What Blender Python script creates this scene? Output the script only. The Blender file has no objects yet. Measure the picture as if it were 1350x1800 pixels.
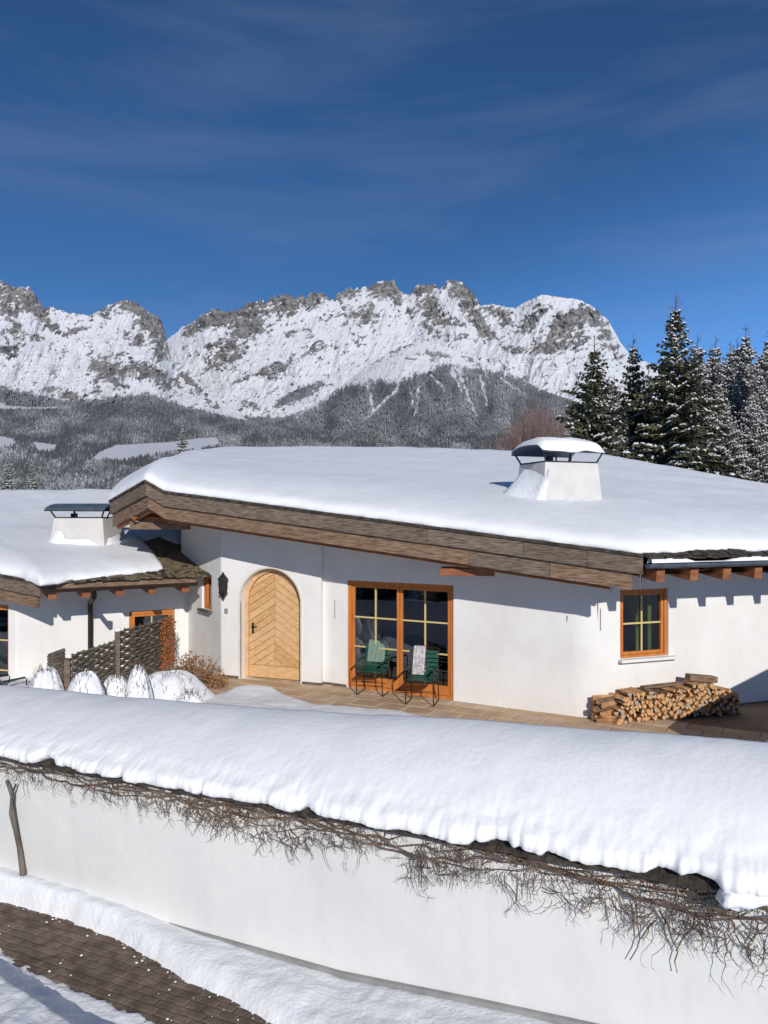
import bpy, bmesh, math, random
import numpy as np
from mathutils import Vector, Matrix
from mathutils.geometry import tessellate_polygon
from mathutils.bvhtree import BVHTree
R = math.radians
S = bpy.context.scene
col = S.collection

# ------------------------------------------------------------------ camera
CAMZ, F = 3.35, 1350.0
cam = bpy.data.cameras.new('camera')
cam.sensor_fit = 'VERTICAL'; cam.sensor_height = 24.0; cam.lens = 24.0 * F / 1800.0
cam.shift_y = 5 / 1800
cam.clip_start = 0.1; cam.clip_end = 40000
camo = bpy.data.objects.new('camera', cam); col.objects.link(camo)
camo.location = (0, 0, CAMZ); camo.rotation_euler = (R(90), 0, 0)
S.camera = camo

# ------------------------------------------------------------------ sky + sun + exposure
SUN_EL = R(23.0); SUN_TRAVEL = Vector((-0.20, 0.98, 0)).normalized()
SUN_ROT = math.atan2(-SUN_TRAVEL.x, -SUN_TRAVEL.y)
w = bpy.data.worlds.new("World"); S.world = w; w.use_nodes = True
nt = w.node_tree; nt.nodes.clear()
def N(nt, typ, **kw):
    n = nt.nodes.new(typ)
    for k, v in kw.items(): setattr(n, k, v)
    return n
sky = N(nt, 'ShaderNodeTexSky', sky_type='NISHITA', sun_disc=False, sun_elevation=SUN_EL, sun_rotation=SUN_ROT,
        altitude=2600, air_density=0.85, dust_density=0.0, ozone_density=3.2)
tc = N(nt, 'ShaderNodeTexCoord'); mp = N(nt, 'ShaderNodeMapping')
mp.inputs['Scale'].default_value = (1.0, 1.0, 5.5)
mp.inputs['Rotation'].default_value = (0, R(-7), 0)
nz = N(nt, 'ShaderNodeTexNoise'); nz.inputs['Scale'].default_value = 2.3; nz.inputs['Detail'].default_value = 8
nz.inputs['Roughness'].default_value = 0.55; nz.inputs['Distortion'].default_value = 0.35
rp = N(nt, 'ShaderNodeValToRGB'); rp.color_ramp.elements[0].position = 0.42; rp.color_ramp.elements[1].position = 0.74
rp.color_ramp.elements[0].color = (0, 0, 0, 1); rp.color_ramp.elements[1].color = (0.24, 0.24, 0.24, 1)
mx = N(nt, 'ShaderNodeMix', data_type='RGBA'); mx.inputs[7].default_value = (2.5, 2.9, 4.6, 1)
tint = N(nt, 'ShaderNodeMix', data_type='RGBA', blend_type='MULTIPLY'); tint.inputs[0].default_value = 1.0
tint.inputs[7].default_value = (0.41, 0.68, 0.86, 1)
bg = N(nt, 'ShaderNodeBackground'); bg.inputs[1].default_value = 0.099
out = N(nt, 'ShaderNodeOutputWorld'); L = nt.links.new
L(tc.outputs['Generated'], mp.inputs[0]); L(mp.outputs[0], nz.inputs['Vector']); L(nz.outputs[0], rp.inputs[0])
sx_ = N(nt, 'ShaderNodeVectorMath', operation='DOT_PRODUCT'); sx_.inputs[1].default_value = (1.0, 0.25, -1.5)
mr = N(nt, 'ShaderNodeMapRange', interpolation_type='SMOOTHSTEP'); mr.inputs[1].default_value = -0.22; mr.inputs[2].default_value = 0.46; mr.inputs[3].default_value = 1.0; mr.inputs[4].default_value = 1.75
gr = N(nt, 'ShaderNodeVectorMath', operation='SCALE'); L(tc.outputs['Generated'], sx_.inputs[0]); L(sx_.outputs['Value'], mr.inputs[0]); L(sky.outputs[0], gr.inputs[0]); L(mr.outputs[0], gr.inputs['Scale'])
L(gr.outputs[0], tint.inputs[6]); L(tint.outputs[2], mx.inputs[6]); L(rp.outputs[0], mx.inputs[0]); L(mx.outputs[2], bg.inputs[0]); L(bg.outputs[0], out.inputs[0])

sl = bpy.data.lights.new('sun', 'SUN'); sl.energy = 3.6; sl.angle = R(0.5); sl.color = (1.0, 0.955, 0.89)
so = bpy.data.objects.new('sun', sl); col.objects.link(so)
tr = Vector((SUN_TRAVEL.x * math.cos(SUN_EL), SUN_TRAVEL.y * math.cos(SUN_EL), -math.sin(SUN_EL)))
so.rotation_euler = tr.to_track_quat('-Z', 'Y').to_euler(); so.location = (3, -15, 20)
S.view_settings.view_transform = 'Standard'; S.view_settings.look = 'None'
S.view_settings.exposure = 0.0; S.view_settings.gamma = 1.0; S.view_settings.use_curve_mapping = False

# ------------------------------------------------------------------ helpers
def P(x, y, Y):                                  # photo pixel + distance -> world
    return Vector(((x - 675) / F * Y, Y, CAMZ - (y - 905) / F * Y))
def G(x, y, z=0.0):                              # photo pixel on level z -> world
    Y = (CAMZ - z) * F / (y - 905)
    return Vector(((x - 675) / F * Y, Y, z))

_rt = np.random.RandomState(7).rand(256, 256)
def vn(x, y, s=0):
    x = np.asarray(x, float) + s * 17.31; y = np.asarray(y, float) + s * 9.77
    xi = np.floor(x).astype(int); yi = np.floor(y).astype(int)
    fx = x - xi; fy = y - yi
    fx = fx * fx * fx * (fx * (fx * 6 - 15) + 10); fy = fy * fy * fy * (fy * (fy * 6 - 15) + 10)
    a = _rt[xi & 255, yi & 255]; b = _rt[(xi + 1) & 255, yi & 255]
    c = _rt[xi & 255, (yi + 1) & 255]; d = _rt[(xi + 1) & 255, (yi + 1) & 255]
    return (a * (1 - fx) + b * fx) * (1 - fy) + (c * (1 - fx) + d * fx) * fy
def fbm(x, y, o=4, s=0, g=0.5):
    t = 0; a = 1; n = 0; x = np.asarray(x, float); y = np.asarray(y, float)
    for i in range(o):
        t = t + a * vn(x, y, s + i); n += a; a *= g; x = x * 2.03; y = y * 2.03
    return t / n
def ridged(x, y, o=4, s=0, g=0.5):
    t = 0; a = 1; n = 0; x = np.asarray(x, float); y = np.asarray(y, float)
    for i in range(o):
        t = t + a * (1 - np.abs(2 * vn(x, y, s + i) - 1)); n += a; a *= g; x = x * 2.03; y = y * 2.03
    return t / n
def sst(a, b, x):
    t = np.clip((np.asarray(x, float) - a) / (b - a), 0, 1); return t * t * (3 - 2 * t)

class MB:
    def __init__(s): s.v = []; s.f = []; s.m = []
    def add(s, vs, fs, mi=0):
        o = len(s.v); s.v += [tuple(p) for p in vs]
        for f in fs: s.f.append(tuple(i + o for i in f)); s.m.append(mi)
    def box(s, c, d, rot=None, mi=0, taper=(1, 1)):
        c = Vector(c); hx, hy, hz = d[0] / 2, d[1] / 2, d[2] / 2; tx, ty = taper
        vs = [Vector(p) for p in ((-hx, -hy, -hz), (hx, -hy, -hz), (hx, hy, -hz), (-hx, hy, -hz),
              (-hx * tx, -hy * ty, hz), (hx * tx, -hy * ty, hz), (hx * tx, hy * ty, hz), (-hx * tx, hy * ty, hz))]
        if rot is not None:
            M = rot if isinstance(rot, Matrix) else Matrix.Rotation(rot, 3, 'Z')
            vs = [M @ p for p in vs]
        s.add([c + p for p in vs], [(0, 3, 2, 1), (4, 5, 6, 7), (0, 1, 5, 4), (1, 2, 6, 5), (2, 3, 7, 6), (3, 0, 4, 7)], mi)
    def tube(s, pts, rad, n=5, mi=0, caps=True):
        pts = [Vector(p) for p in pts]
        if not hasattr(rad, '__len__'): rad = [rad] * len(pts)
        o = len(s.v); up = Vector((0.13, 0.21, 0.97))
        for i, p in enumerate(pts):
            d = (pts[min(i + 1, len(pts) - 1)] - pts[max(i - 1, 0)])
            if d.length < 1e-9: d = Vector((0, 0, 1))
            d.normalize(); a = d.cross(up)
            if a.length < 0.05: a = d.cross(Vector((1, 0, 0)))
            a.normalize(); b = d.cross(a)
            for k in range(n):
                t = 2 * math.pi * k / n
                s.v.append(tuple(p + (a * math.cos(t) + b * math.sin(t)) * rad[i]))
        for i in range(len(pts) - 1):
            for k in range(n):
                k2 = (k + 1) % n
                s.f.append((o + i * n + k, o + i * n + k2, o + (i + 1) * n + k2, o + (i + 1) * n + k)); s.m.append(mi)
        if caps and n > 2:
            s.f.append(tuple(o + k for k in range(n))); s.m.append(mi)
            s.f.append(tuple(o + (len(pts) - 1) * n + k for k in reversed(range(n)))); s.m.append(mi)
    def grid(s, g, mi=0, flip=False):             # g: [rows][cols] of points
        o = len(s.v); nr = len(g); nc = len(g[0])
        for r in g: s.v += [tuple(p) for p in r]
        for i in range(nr - 1):
            for j in range(nc - 1):
                q = (o + i * nc + j, o + i * nc + j + 1, o + (i + 1) * nc + j + 1, o + (i + 1) * nc + j)
                s.f.append(q[::-1] if flip else q); s.m.append(mi)
    def sweep(s, poly, prof, mi=0, caps=True):    # poly left->right 3D; prof closed loop of (towards camera, up)
        poly = [Vector(p) for p in poly]; o = len(s.v); n = len(prof)
        for i, p in enumerate(poly):
            ds = []
            if i > 0: ds.append((poly[i] - poly[i - 1]))
            if i < len(poly) - 1: ds.append((poly[i + 1] - poly[i]))
            ns = []
            for d in ds:
                d = Vector((d.x, d.y, 0)).normalized(); ns.append(Vector((d.y, -d.x, 0)))
            m = sum(ns, Vector()); m.normalize(); m = m / max(0.3, m.dot(ns[0]))
            for (a, b) in prof: s.v.append(tuple(p + m * a + Vector((0, 0, b))))
        for i in range(len(poly) - 1):
            for k in range(n):
                k2 = (k + 1) % n
                s.f.append((o + i * n + k, o + (i + 1) * n + k, o + (i + 1) * n + k2, o + i * n + k2)); s.m.append(mi)
        if caps:
            s.f.append(tuple(o + k for k in range(n))); s.m.append(mi)
            s.f.append(tuple(o + (len(poly) - 1) * n + k for k in reversed(range(n)))); s.m.append(mi)
    def build(s, name, mats, parent=None, smooth=False, bevel=0):
        me = bpy.data.meshes.new(name); me.from_pydata(s.v, [], s.f)
        if not isinstance(mats, (list, tuple)): mats = [mats]
        for m in mats: me.materials.append(m)
        me.polygons.foreach_set('material_index', s.m)
        me.polygons.foreach_set('use_smooth', [smooth] * len(me.polygons)); me.update()
        o = bpy.data.objects.new(name, me); col.objects.link(o)
        if parent is not None: o.parent = parent; o.matrix_parent_inverse = parent.matrix_world.inverted()
        if bevel:
            b = o.modifiers.new('bevel', 'BEVEL'); b.width = bevel; b.segments = 2; b.limit_method = 'ANGLE'
        return o
def prof_rect(o0, o1, z0, z1): return [(o0, z0), (o1, z0), (o1, z1), (o0, z1)]
def npmesh(name, V, FQ, mat, attrs=None, parent=None, smooth=True):
    me = bpy.data.meshes.new(name); V = np.asarray(V, np.float32); FQ = np.asarray(FQ, np.int32); k = FQ.shape[1]
    me.vertices.add(len(V)); me.vertices.foreach_set('co', V.ravel())
    me.loops.add(FQ.size); me.loops.foreach_set('vertex_index', FQ.ravel())
    me.polygons.add(len(FQ)); me.polygons.foreach_set('loop_start', np.arange(0, FQ.size, k, dtype=np.int32))
    try: me.polygons.foreach_set('loop_total', np.full(len(FQ), k, dtype=np.int32))
    except Exception: pass
    me.materials.append(mat); me.update(calc_edges=True)
    me.polygons.foreach_set('use_smooth', np.full(len(FQ), smooth))
    for an, av in (attrs or {}).items():
        a = me.attributes.new(an, 'FLOAT', 'POINT'); a.data.foreach_set('value', np.asarray(av, np.float32).ravel())
    o = bpy.data.objects.new(name, me); col.objects.link(o)
    if parent is not None: o.parent = parent; o.matrix_parent_inverse = parent.matrix_world.inverted()
    return o
def gridfaces(nr, nc, flip=False):
    i, j = np.meshgrid(np.arange(nr - 1), np.arange(nc - 1), indexing='ij')
    a = (i * nc + j).ravel(); b = a + 1; c = a + nc + 1; d = a + nc
    return np.stack([d, c, b, a] if flip else [a, b, c, d], 1)
def tag(o, label=None, cat=None, group=None, kind=None):
    if label: o['label'] = label
    if cat: o['category'] = cat
    if group: o['group'] = group
    if kind: o['kind'] = kind
    return o
def empty(name, loc=(0, 0, 0), rz=0):
    o = bpy.data.objects.new(name, None); col.objects.link(o); o.location = loc; o.rotation_euler = (0, 0, rz)
    o.empty_display_size = 0.2; bpy.context.view_layer.update(); return o
def copy_tree(o, parent=None):
    c = o.copy(); col.objects.link(c); c.parent = parent
    for ch in list(o.children): copy_tree(ch, c)
    return c

# ------------------------------------------------------------------ materials
MATS = {}
def mat(name, c=(0.5, 0.5, 0.5), rough=0.7, c2=None, nscale=4.0, bump=0.0, bscale=20.0, streak=0.0, objvar=0.0, stretch=(1, 1, 1), spec=0.3, metal=0.0, lo=0.35, hi=0.65, bdist=0.02, detail=5, sss=0):
    m = bpy.data.materials.new(name); m.use_nodes = True; t = m.node_tree; b = t.nodes['Principled BSDF']
    b.inputs['Base Color'].default_value = (*c, 1); b.inputs['Roughness'].default_value = rough
    b.inputs['Specular IOR Level'].default_value = spec; b.inputs['Metallic'].default_value = metal
    tc = N(t, 'ShaderNodeTexCoord'); mp = N(t, 'ShaderNodeMapping'); mp.inputs['Scale'].default_value = stretch
    t.links.new(tc.outputs['Object'], mp.inputs[0])
    if c2:
        n = N(t, 'ShaderNodeTexNoise'); n.inputs['Scale'].default_value = nscale; n.inputs['Detail'].default_value = detail
        r = N(t, 'ShaderNodeValToRGB'); r.color_ramp.elements[0].position = lo; r.color_ramp.elements[1].position = hi
        r.color_ramp.elements[0].color = (*c, 1); r.color_ramp.elements[1].color = (*c2, 1)
        t.links.new(mp.outputs[0], n.inputs['Vector']); t.links.new(n.outputs[0], r.inputs[0]); t.links.new(r.outputs[0], b.inputs['Base Color'])
    if bump:
        n = N(t, 'ShaderNodeTexNoise'); n.inputs['Scale'].default_value = bscale; n.inputs['Detail'].default_value = 6
        bp = N(t, 'ShaderNodeBump'); bp.inputs['Strength'].default_value = bump; bp.inputs['Distance'].default_value = bdist
        t.links.new(mp.outputs[0], n.inputs['Vector']); t.links.new(n.outputs[0], bp.inputs['Height']); t.links.new(bp.outputs[0], b.inputs['Normal'])
    if streak or objvar:
        base = r.outputs[0] if c2 else None
        mu = N(t, 'ShaderNodeMix', data_type='RGBA', blend_type='MULTIPLY'); mu.inputs[0].default_value = 1.0
        if base: t.links.new(base, mu.inputs[6])
        else: mu.inputs[6].default_value = (*c, 1)
        if streak:
            sm_ = N(t, 'ShaderNodeMapping'); sm_.inputs['Scale'].default_value = (3.2, 3.2, .22); t.links.new(tc.outputs['Object'], sm_.inputs[0])
            sn_ = N(t, 'ShaderNodeTexNoise'); sn_.inputs['Scale'].default_value = 2.2; sn_.inputs['Detail'].default_value = 7; sn_.inputs['Roughness'].default_value = .65; t.links.new(sm_.outputs[0], sn_.inputs['Vector'])
            sr_ = N(t, 'ShaderNodeMapRange'); sr_.inputs[1].default_value = .50; sr_.inputs[2].default_value = .72; sr_.inputs[3].default_value = 1.0; sr_.inputs[4].default_value = 1 - streak
            t.links.new(sn_.outputs[0], sr_.inputs[0]); t.links.new(sr_.outputs[0], mu.inputs[7])
        else:
            oi = N(t, 'ShaderNodeObjectInfo'); mr_ = N(t, 'ShaderNodeMapRange'); mr_.inputs[3].default_value = 1 - objvar; mr_.inputs[4].default_value = 1 + objvar
            t.links.new(oi.outputs['Random'], mr_.inputs[0]); t.links.new(mr_.outputs[0], mu.inputs[7])
        t.links.new(mu.outputs[2], b.inputs['Base Color'])
    MATS[name] = m; return m
snow = mat('snow', (0.85, 0.86, 0.88), 0.65, (0.90, 0.90, 0.91), 3.0, 0.22, 16, bdist=0.025)
snow_r = mat('roof_snow', (0.82, 0.83, 0.87), 0.65, (0.87, 0.88, 0.90), 1.2, 0.35, 3.5, bdist=0.045)
snow_c = mat('crusty_snow', (0.80, 0.82, 0.86), 0.6, (0.88, 0.885, 0.90), 6.0, 0.4, 22, bdist=0.035)
plaster = mat('white_plaster', (0.80, 0.785, 0.765), 0.85, (0.74, 0.72, 0.695), 1.3, 0.45, 5, streak=.03, bdist=0.02)
plaster2 = mat('garden_plaster', (0.73, 0.725, 0.705), 0.85, (0.66, 0.66, 0.645), 0.9, 0.5, 4, streak=.04, bdist=0.022)
chplast = mat('cream_plaster', (0.56, 0.545, 0.52), 0.9, (0.62, 0.60, 0.575), 3, 0.4, 8, bdist=0.02)
plinth = mat('dark_plinth', (0.10, 0.085, 0.07), 0.8, (0.16, 0.13, 0.11), 8)
greypl = mat('grey_plinth', (0.22, 0.22, 0.22), 0.8, (0.30, 0.30, 0.29), 5)
oldwood = mat('weathered_wood', (0.095, 0.064, 0.045), 0.8, (0.24, 0.185, 0.14), 5.0, 0.6, 12, objvar=.15, stretch=(1.2, 1.2, 12), bdist=0.012, detail=11)
oldwood2 = mat('brown_wood', (0.12, 0.068, 0.042), 0.75, (0.27, 0.18, 0.12), 4.5, 0.6, 10, objvar=.15, stretch=(1.2, 1.2, 11), bdist=0.012, detail=11)
redwood = mat('orange_stained_wood', (0.22, 0.078, 0.032), 0.6, (0.34, 0.14, 0.06), 3.5, 0.2, 14, stretch=(1, 1, 3))
framewood = mat('window_frame_wood', (0.47, 0.15, 0.035), 0.45, (0.58, 0.215, 0.05), 2.5, 0.15, 14, stretch=(4, 4, .8))
doorwood = mat('pale_door_wood', (0.60, 0.36, 0.17), 0.5, (0.70, 0.46, 0.24), 3.0, 0.2, 14, stretch=(3, 3, 5))
doorwood2 = mat('honey_door_wood', (0.52, 0.29, 0.12), 0.5, (0.64, 0.40, 0.19), 3.0, 0.2, 14, stretch=(3, 3, 5))
yellowp = mat('yellow_muntin', (0.62, 0.50, 0.22), 0.5)
shingle = mat('dark_shingle', (0.028, 0.023, 0.02), 0.9, (0.085, 0.07, 0.055), 9, 0.6, 25)
shingle2 = mat('mossy_shingle', (0.10, 0.075, 0.045), 0.9, (0.25, 0.20, 0.12), 14, 0.8, 25, bdist=0.04)
metal = mat('blue_grey_metal', (0.10, 0.13, 0.16), 0.4, (0.16, 0.19, 0.23), 5, metal=0.4)
darkmet = mat('dark_metal', (0.03, 0.03, 0.032), 0.45, metal=0.5)
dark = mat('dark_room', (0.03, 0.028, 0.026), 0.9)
curt = mat('green_curtain', (0.15, 0.21, 0.06), 0.9, (0.24, 0.30, 0.10), 12, stretch=(1, 1, .1))
green = mat('green_lacquer', (0.010, 0.055, 0.036), 0.45, (0.016, 0.085, 0.055), 6)
brownmet = mat('brown_tube', (0.045, 0.03, 0.022), 0.4, metal=0.3)
bark = mat('bark', (0.085, 0.07, 0.055), 0.9, (0.18, 0.155, 0.13), 9, 0.7, 18, stretch=(1, 1, .3))
twigm = mat('vine_twig', (0.085, 0.058, 0.044), 0.85, (0.20, 0.150, 0.115), 5)
stone = mat('patio_stone', (0.46, 0.31, 0.19), 0.8, (0.57, 0.42, 0.28), 2.2, 0.3, 25)
stone2 = mat('patio_stone_pale', (0.50, 0.36, 0.24), 0.8, (0.60, 0.46, 0.33), 2.6, 0.3, 25)
grout = mat('joint_sand', (0.06, 0.05, 0.04), 0.95, (0.13, 0.10, 0.08), 8)
grout2 = mat('patio_joint', (0.20, 0.145, 0.095), 0.95, (0.26, 0.19, 0.13), 8)
pav1 = mat('paver_brown', (0.10, 0.068, 0.052), 0.75, (0.20, 0.15, 0.115), 7, 0.5, 30)
pav2 = mat('paver_grey_brown', (0.10, 0.073, 0.057), 0.75, (0.175, 0.13, 0.10), 7, 0.5, 30)
logend = mat('log_end', (0.48, 0.25, 0.11), 0.8, (0.66, 0.40, 0.21), 10, 0.4, 30)
logend2 = mat('log_end_grey', (0.33, 0.27, 0.21), 0.8, (0.45, 0.38, 0.30), 10, 0.4, 30)
logside = mat('split_wood', (0.42, 0.22, 0.10), 0.85, (0.58, 0.34, 0.17), 7, 0.4, 20)
logbark = mat('log_bark', (0.11, 0.07, 0.045), 0.9, (0.2, 0.135, 0.09), 9, 0.5, 20)
wattle = mat('wattle', (0.085, 0.07, 0.055), 0.9, (0.18, 0.15, 0.12), 9, 0.5, 20)
rust = mat('rust_leaf', (0.26, 0.075, 0.02), 0.8, (0.42, 0.15, 0.05), 20)
brleaf = mat('brown_leaf', (0.22, 0.10, 0.04), 0.8, (0.36, 0.19, 0.09), 18)
needle = mat('needles', (0.042, 0.048, 0.026), 0.75, (0.14, 0.135, 0.075), 1.6)
needle2 = mat('needles_grey', (0.12, 0.118, 0.105), 0.8, (0.30, 0.285, 0.25), 1.6)
treesnow = mat('tree_snow', (0.74, 0.74, 0.75), 0.7)
cloth = mat('white_purple_cloth', (0.58, 0.55, 0.56), 0.9, (0.26, 0.19, 0.24), 9, stretch=(9, 9, 0.6), lo=.45, hi=.62)
cloth2 = mat('green_white_cloth', (0.24, 0.30, 0.25), 0.9, (0.08, 0.17, 0.11), 14, stretch=(6, 6, 6), lo=.45, hi=.6)

def glass_mat():
    m = bpy.data.materials.new('window_glass'); m.use_nodes = True; t = m.node_tree; t.nodes.clear()
    o = N(t, 'ShaderNodeOutputMaterial'); mix = N(t, 'ShaderNodeMixShader'); tr = N(t, 'ShaderNodeBsdfTransparent')
    gl = N(t, 'ShaderNodeBsdfGlossy'); gl.inputs['Roughness'].default_value = 0.02; gl.inputs['Color'].default_value = (0.9, 0.95, 1, 1)
    tr.inputs[0].default_value = (0.72, 0.76, 0.74, 1)
    fr = N(t, 'ShaderNodeFresnel'); fr.inputs[0].default_value = 2.25
    tc = N(t, 'ShaderNodeTexCoord'); n = N(t, 'ShaderNodeTexNoise'); n.inputs['Scale'].default_value = 2.0
    b = N(t, 'ShaderNodeBump'); b.inputs['Strength'].default_value = 0.12; b.inputs['Distance'].default_value = 0.02
    t.links.new(tc.outputs['Object'], n.inputs['Vector']); t.links.new(n.outputs[0], b.inputs['Height'])
    t.links.new(b.outputs[0], gl.inputs['Normal'])
    t.links.new(fr.outputs[0], mix.inputs[0]); t.links.new(tr.outputs[0], mix.inputs[1]); t.links.new(gl.outputs[0], mix.inputs[2]); t.links.new(mix.outputs[0], o.inputs[0])
    return m
glass = glass_mat()

def mountain_mat():
    m = bpy.data.materials.new('mountain_rock_and_snow'); m.use_nodes = True; t = m.node_tree; b = t.nodes['Principled BSDF']
    b.inputs['Roughness'].default_value = 0.9; b.inputs['Specular IOR Level'].default_value = 0.1
    tc = N(t, 'ShaderNodeTexCoord')
    n = N(t, 'ShaderNodeTexNoise'); n.inputs['Scale'].default_value = 0.02; n.inputs['Detail'].default_value = 8; n.inputs['Roughness'].default_value = 0.7
    t.links.new(tc.outputs['Object'], n.inputs['Vector'])
    r = N(t, 'ShaderNodeValToRGB'); r.color_ramp.elements[0].position = .35; r.color_ramp.elements[1].position = .68
    r.color_ramp.elements[0].color = (0.085, 0.085, 0.09, 1); r.color_ramp.elements[1].color = (0.35, 0.33, 0.315, 1)
    t.links.new(n.outputs[0], r.inputs[0])
    r2 = N(t, 'ShaderNodeValToRGB'); r2.color_ramp.elements[0].position = .38; r2.color_ramp.elements[1].position = .66
    r2.color_ramp.elements[0].color = (0.10, 0.105, 0.12, 1); r2.color_ramp.elements[1].color = (0.24, 0.245, 0.265, 1)
    n2 = N(t, 'ShaderNodeTexNoise'); n2.inputs['Scale'].default_value = 0.05; n2.inputs['Detail'].default_value = 6; n2.inputs['Roughness'].default_value = 0.8
    t.links.new(tc.outputs['Object'], n2.inputs['Vector']); t.links.new(n2.outputs[0], r2.inputs[0])
    a1 = N(t, 'ShaderNodeAttribute', attribute_name='rock'); a2 = N(t, 'ShaderNodeAttribute', attribute_name='wood')
    m1 = N(t, 'ShaderNodeMix', data_type='RGBA'); m1.inputs[6].default_value = (0.60, 0.605, 0.64, 1)
    m2 = N(t, 'ShaderNodeMix', data_type='RGBA')
    t.links.new(a1.outputs['Fac'], m1.inputs[0]); t.links.new(r.outputs[0], m1.inputs[7])
    t.links.new(a2.outputs['Fac'], m2.inputs[0]); t.links.new(m1.outputs[2], m2.inputs[6]); t.links.new(r2.outputs[0], m2.inputs[7])
    t.links.new(m2.outputs[2], b.inputs['Base Color'])
    return m
mtn = mountain_mat()
def forest_mat():
    m = bpy.data.materials.new('snowy_forest'); m.use_nodes = True; t = m.node_tree; b = t.nodes['Principled BSDF']
    b.inputs['Roughness'].default_value = 0.9; b.inputs['Specular IOR Level'].default_value = 0.1
    a1 = N(t, 'ShaderNodeAttribute', attribute_name='frost')
    m1 = N(t, 'ShaderNodeMix', data_type='RGBA'); m1.inputs[6].default_value = (0.062, 0.066, 0.070, 1); m1.inputs[7].default_value = (0.62, 0.64, 0.68, 1)
    t.links.new(a1.outputs['Fac'], m1.inputs[0]); t.links.new(m1.outputs[2], b.inputs['Base Color'])
    return m
forestm = forest_mat()

# ================================================================== MOUNTAINS
def interp(x, pts):
    pts = np.array(pts, float); return np.interp(x, pts[:, 0], pts[:, 1])
def blobs(x, y, lst):
    t = 0
    for (cx, cy, rx, ry, a) in lst: t = t + a * np.exp(-((x - cx) / rx) ** 2 - ((y - cy) / ry) ** 2)
    return t
def dir3(x, y):
    return np.stack([(x - 675) / F, np.ones_like(x), -(y - 905) / F], -1)
MASSIFS = {}
def massif(name, x0, x1, nx, nt_, sky_pts, jag, base_pts, Dsky, Dbase, amp, lam, rockf, woodf, seed, pw=0.8):
    xs = np.linspace(x0, x1, nx); ys = interp(xs, sky_pts)
    j = jag(xs)
    ker = np.ones(19) / 19.; ysm = np.convolve(np.pad(ys, 9, mode='edge'), ker, 'valid')
    ys = ys - j * (3.6 * (ridged(xs / 17.0, xs * 0 + seed, 5, seed, .7) - .6) + 1.6 * (fbm(xs / 3.5, xs * 0 + seed + 5, 3, seed) - .5))
    yb = interp(xs, base_pts)
    t = np.linspace(0, 1, nt_)
    X, T = np.meshgrid(xs, t); Y = yb[None] + (ys - yb)[None] * T
    Ds = Dsky(xs)[None]; Db = Dbase(xs)[None]
    TS = np.clip((yb[None] - Y) / (yb - ysm)[None], 0, 1.15); D = Db + (Ds - Db) * TS ** pw
    rel = (ridged(X / lam + Y / lam * .35, Y / (lam * 1.6), 5, seed, .55) - .55)
    rel2 = (ridged(X / (lam * .28) - Y / lam, Y / (lam * .55), 4, seed + 9, .6) - .55)
    rock = rockf(X, Y, ys[None]); wood = woodf(X, Y)
    D = D - amp * rel * (0.35 + 0.65 * np.sin(np.pi * np.clip(TS, 0, .85))) - amp * .34 * rel2 * (0.35 + rock)
    V = dir3(X, Y) * D[..., None]; V[..., 2] += CAMZ
    # back side
    rows = [V]; RK = [rock]; WD = [wood]
    for k, (dd, dz) in enumerate(((120, -70), (500, -420), (1500, -1500))):
        b = V[-1:].copy(); b[..., 1] += dd; b[..., 0] *= (b[..., 1] / V[-1:, :, 1]); b[..., 2] += dz; rows.append(b)
        RK.append(rock[-1:] * 0 + .5); WD.append(rock[-1:] * 0)
    V = np.concatenate(rows, 0); RK = np.concatenate(RK, 0); WD = np.concatenate(WD, 0)
    o = npmesh(name, V.reshape(-1, 3), gridfaces(V.shape[0], nx), mtn, {'rock': RK, 'wood': WD}, smooth=False)
    tag(o, kind='structure'); MASSIFS[name] = (xs, ys, yb, Dsky, Dbase, pw); return o

def rots(x, y, lst):
    t = 0
    for (cx, cy, rx, ry, an, a) in lst:
        c_, s_ = math.cos(R(an)), math.sin(R(an)); u = (x - cx) * c_ + (y - cy) * s_; v = -(x - cx) * s_ + (y - cy) * c_
        t = t + a * np.exp(-((u / rx) ** 2 + (v / ry) ** 2) ** 1.5)
    return t
SKY_A = [(150, 700), (250, 640), (300, 592), (318, 578), (340, 566), (360, 548), (380, 541), (398, 552), (415, 546), (440, 532), (470, 529), (480, 520), (500, 517), (520, 521),
         (570, 516), (582, 527), (600, 511), (625, 508), (650, 506), (665, 496), (690, 493), (705, 511), (720, 516), (735, 501), (760, 503), (775, 508), (790, 493),
         (810, 494), (830, 511), (845, 536), (870, 535), (905, 542), (925, 530), (950, 519), (1000, 524), (1025, 528), (1050, 545), (1070, 565), (1090, 600),
         (1110, 628), (1145, 640), (1170, 662), (1250, 700), (1450, 740), (1700, 780)]
SKY_B = [(-350, 560), (-200, 520), (-100, 500), (-30, 488), (0, 492), (25, 506), (50, 506), (62, 518), (76, 541), (90, 538), (105, 546), (130, 552), (160, 553), (180, 542), (200, 532), (218, 528),
         (240, 533), (262, 548), (283, 560), (290, 588), (300, 628), (320, 645), (350, 668), (385, 700), (430, 735), (480, 775)]
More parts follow.
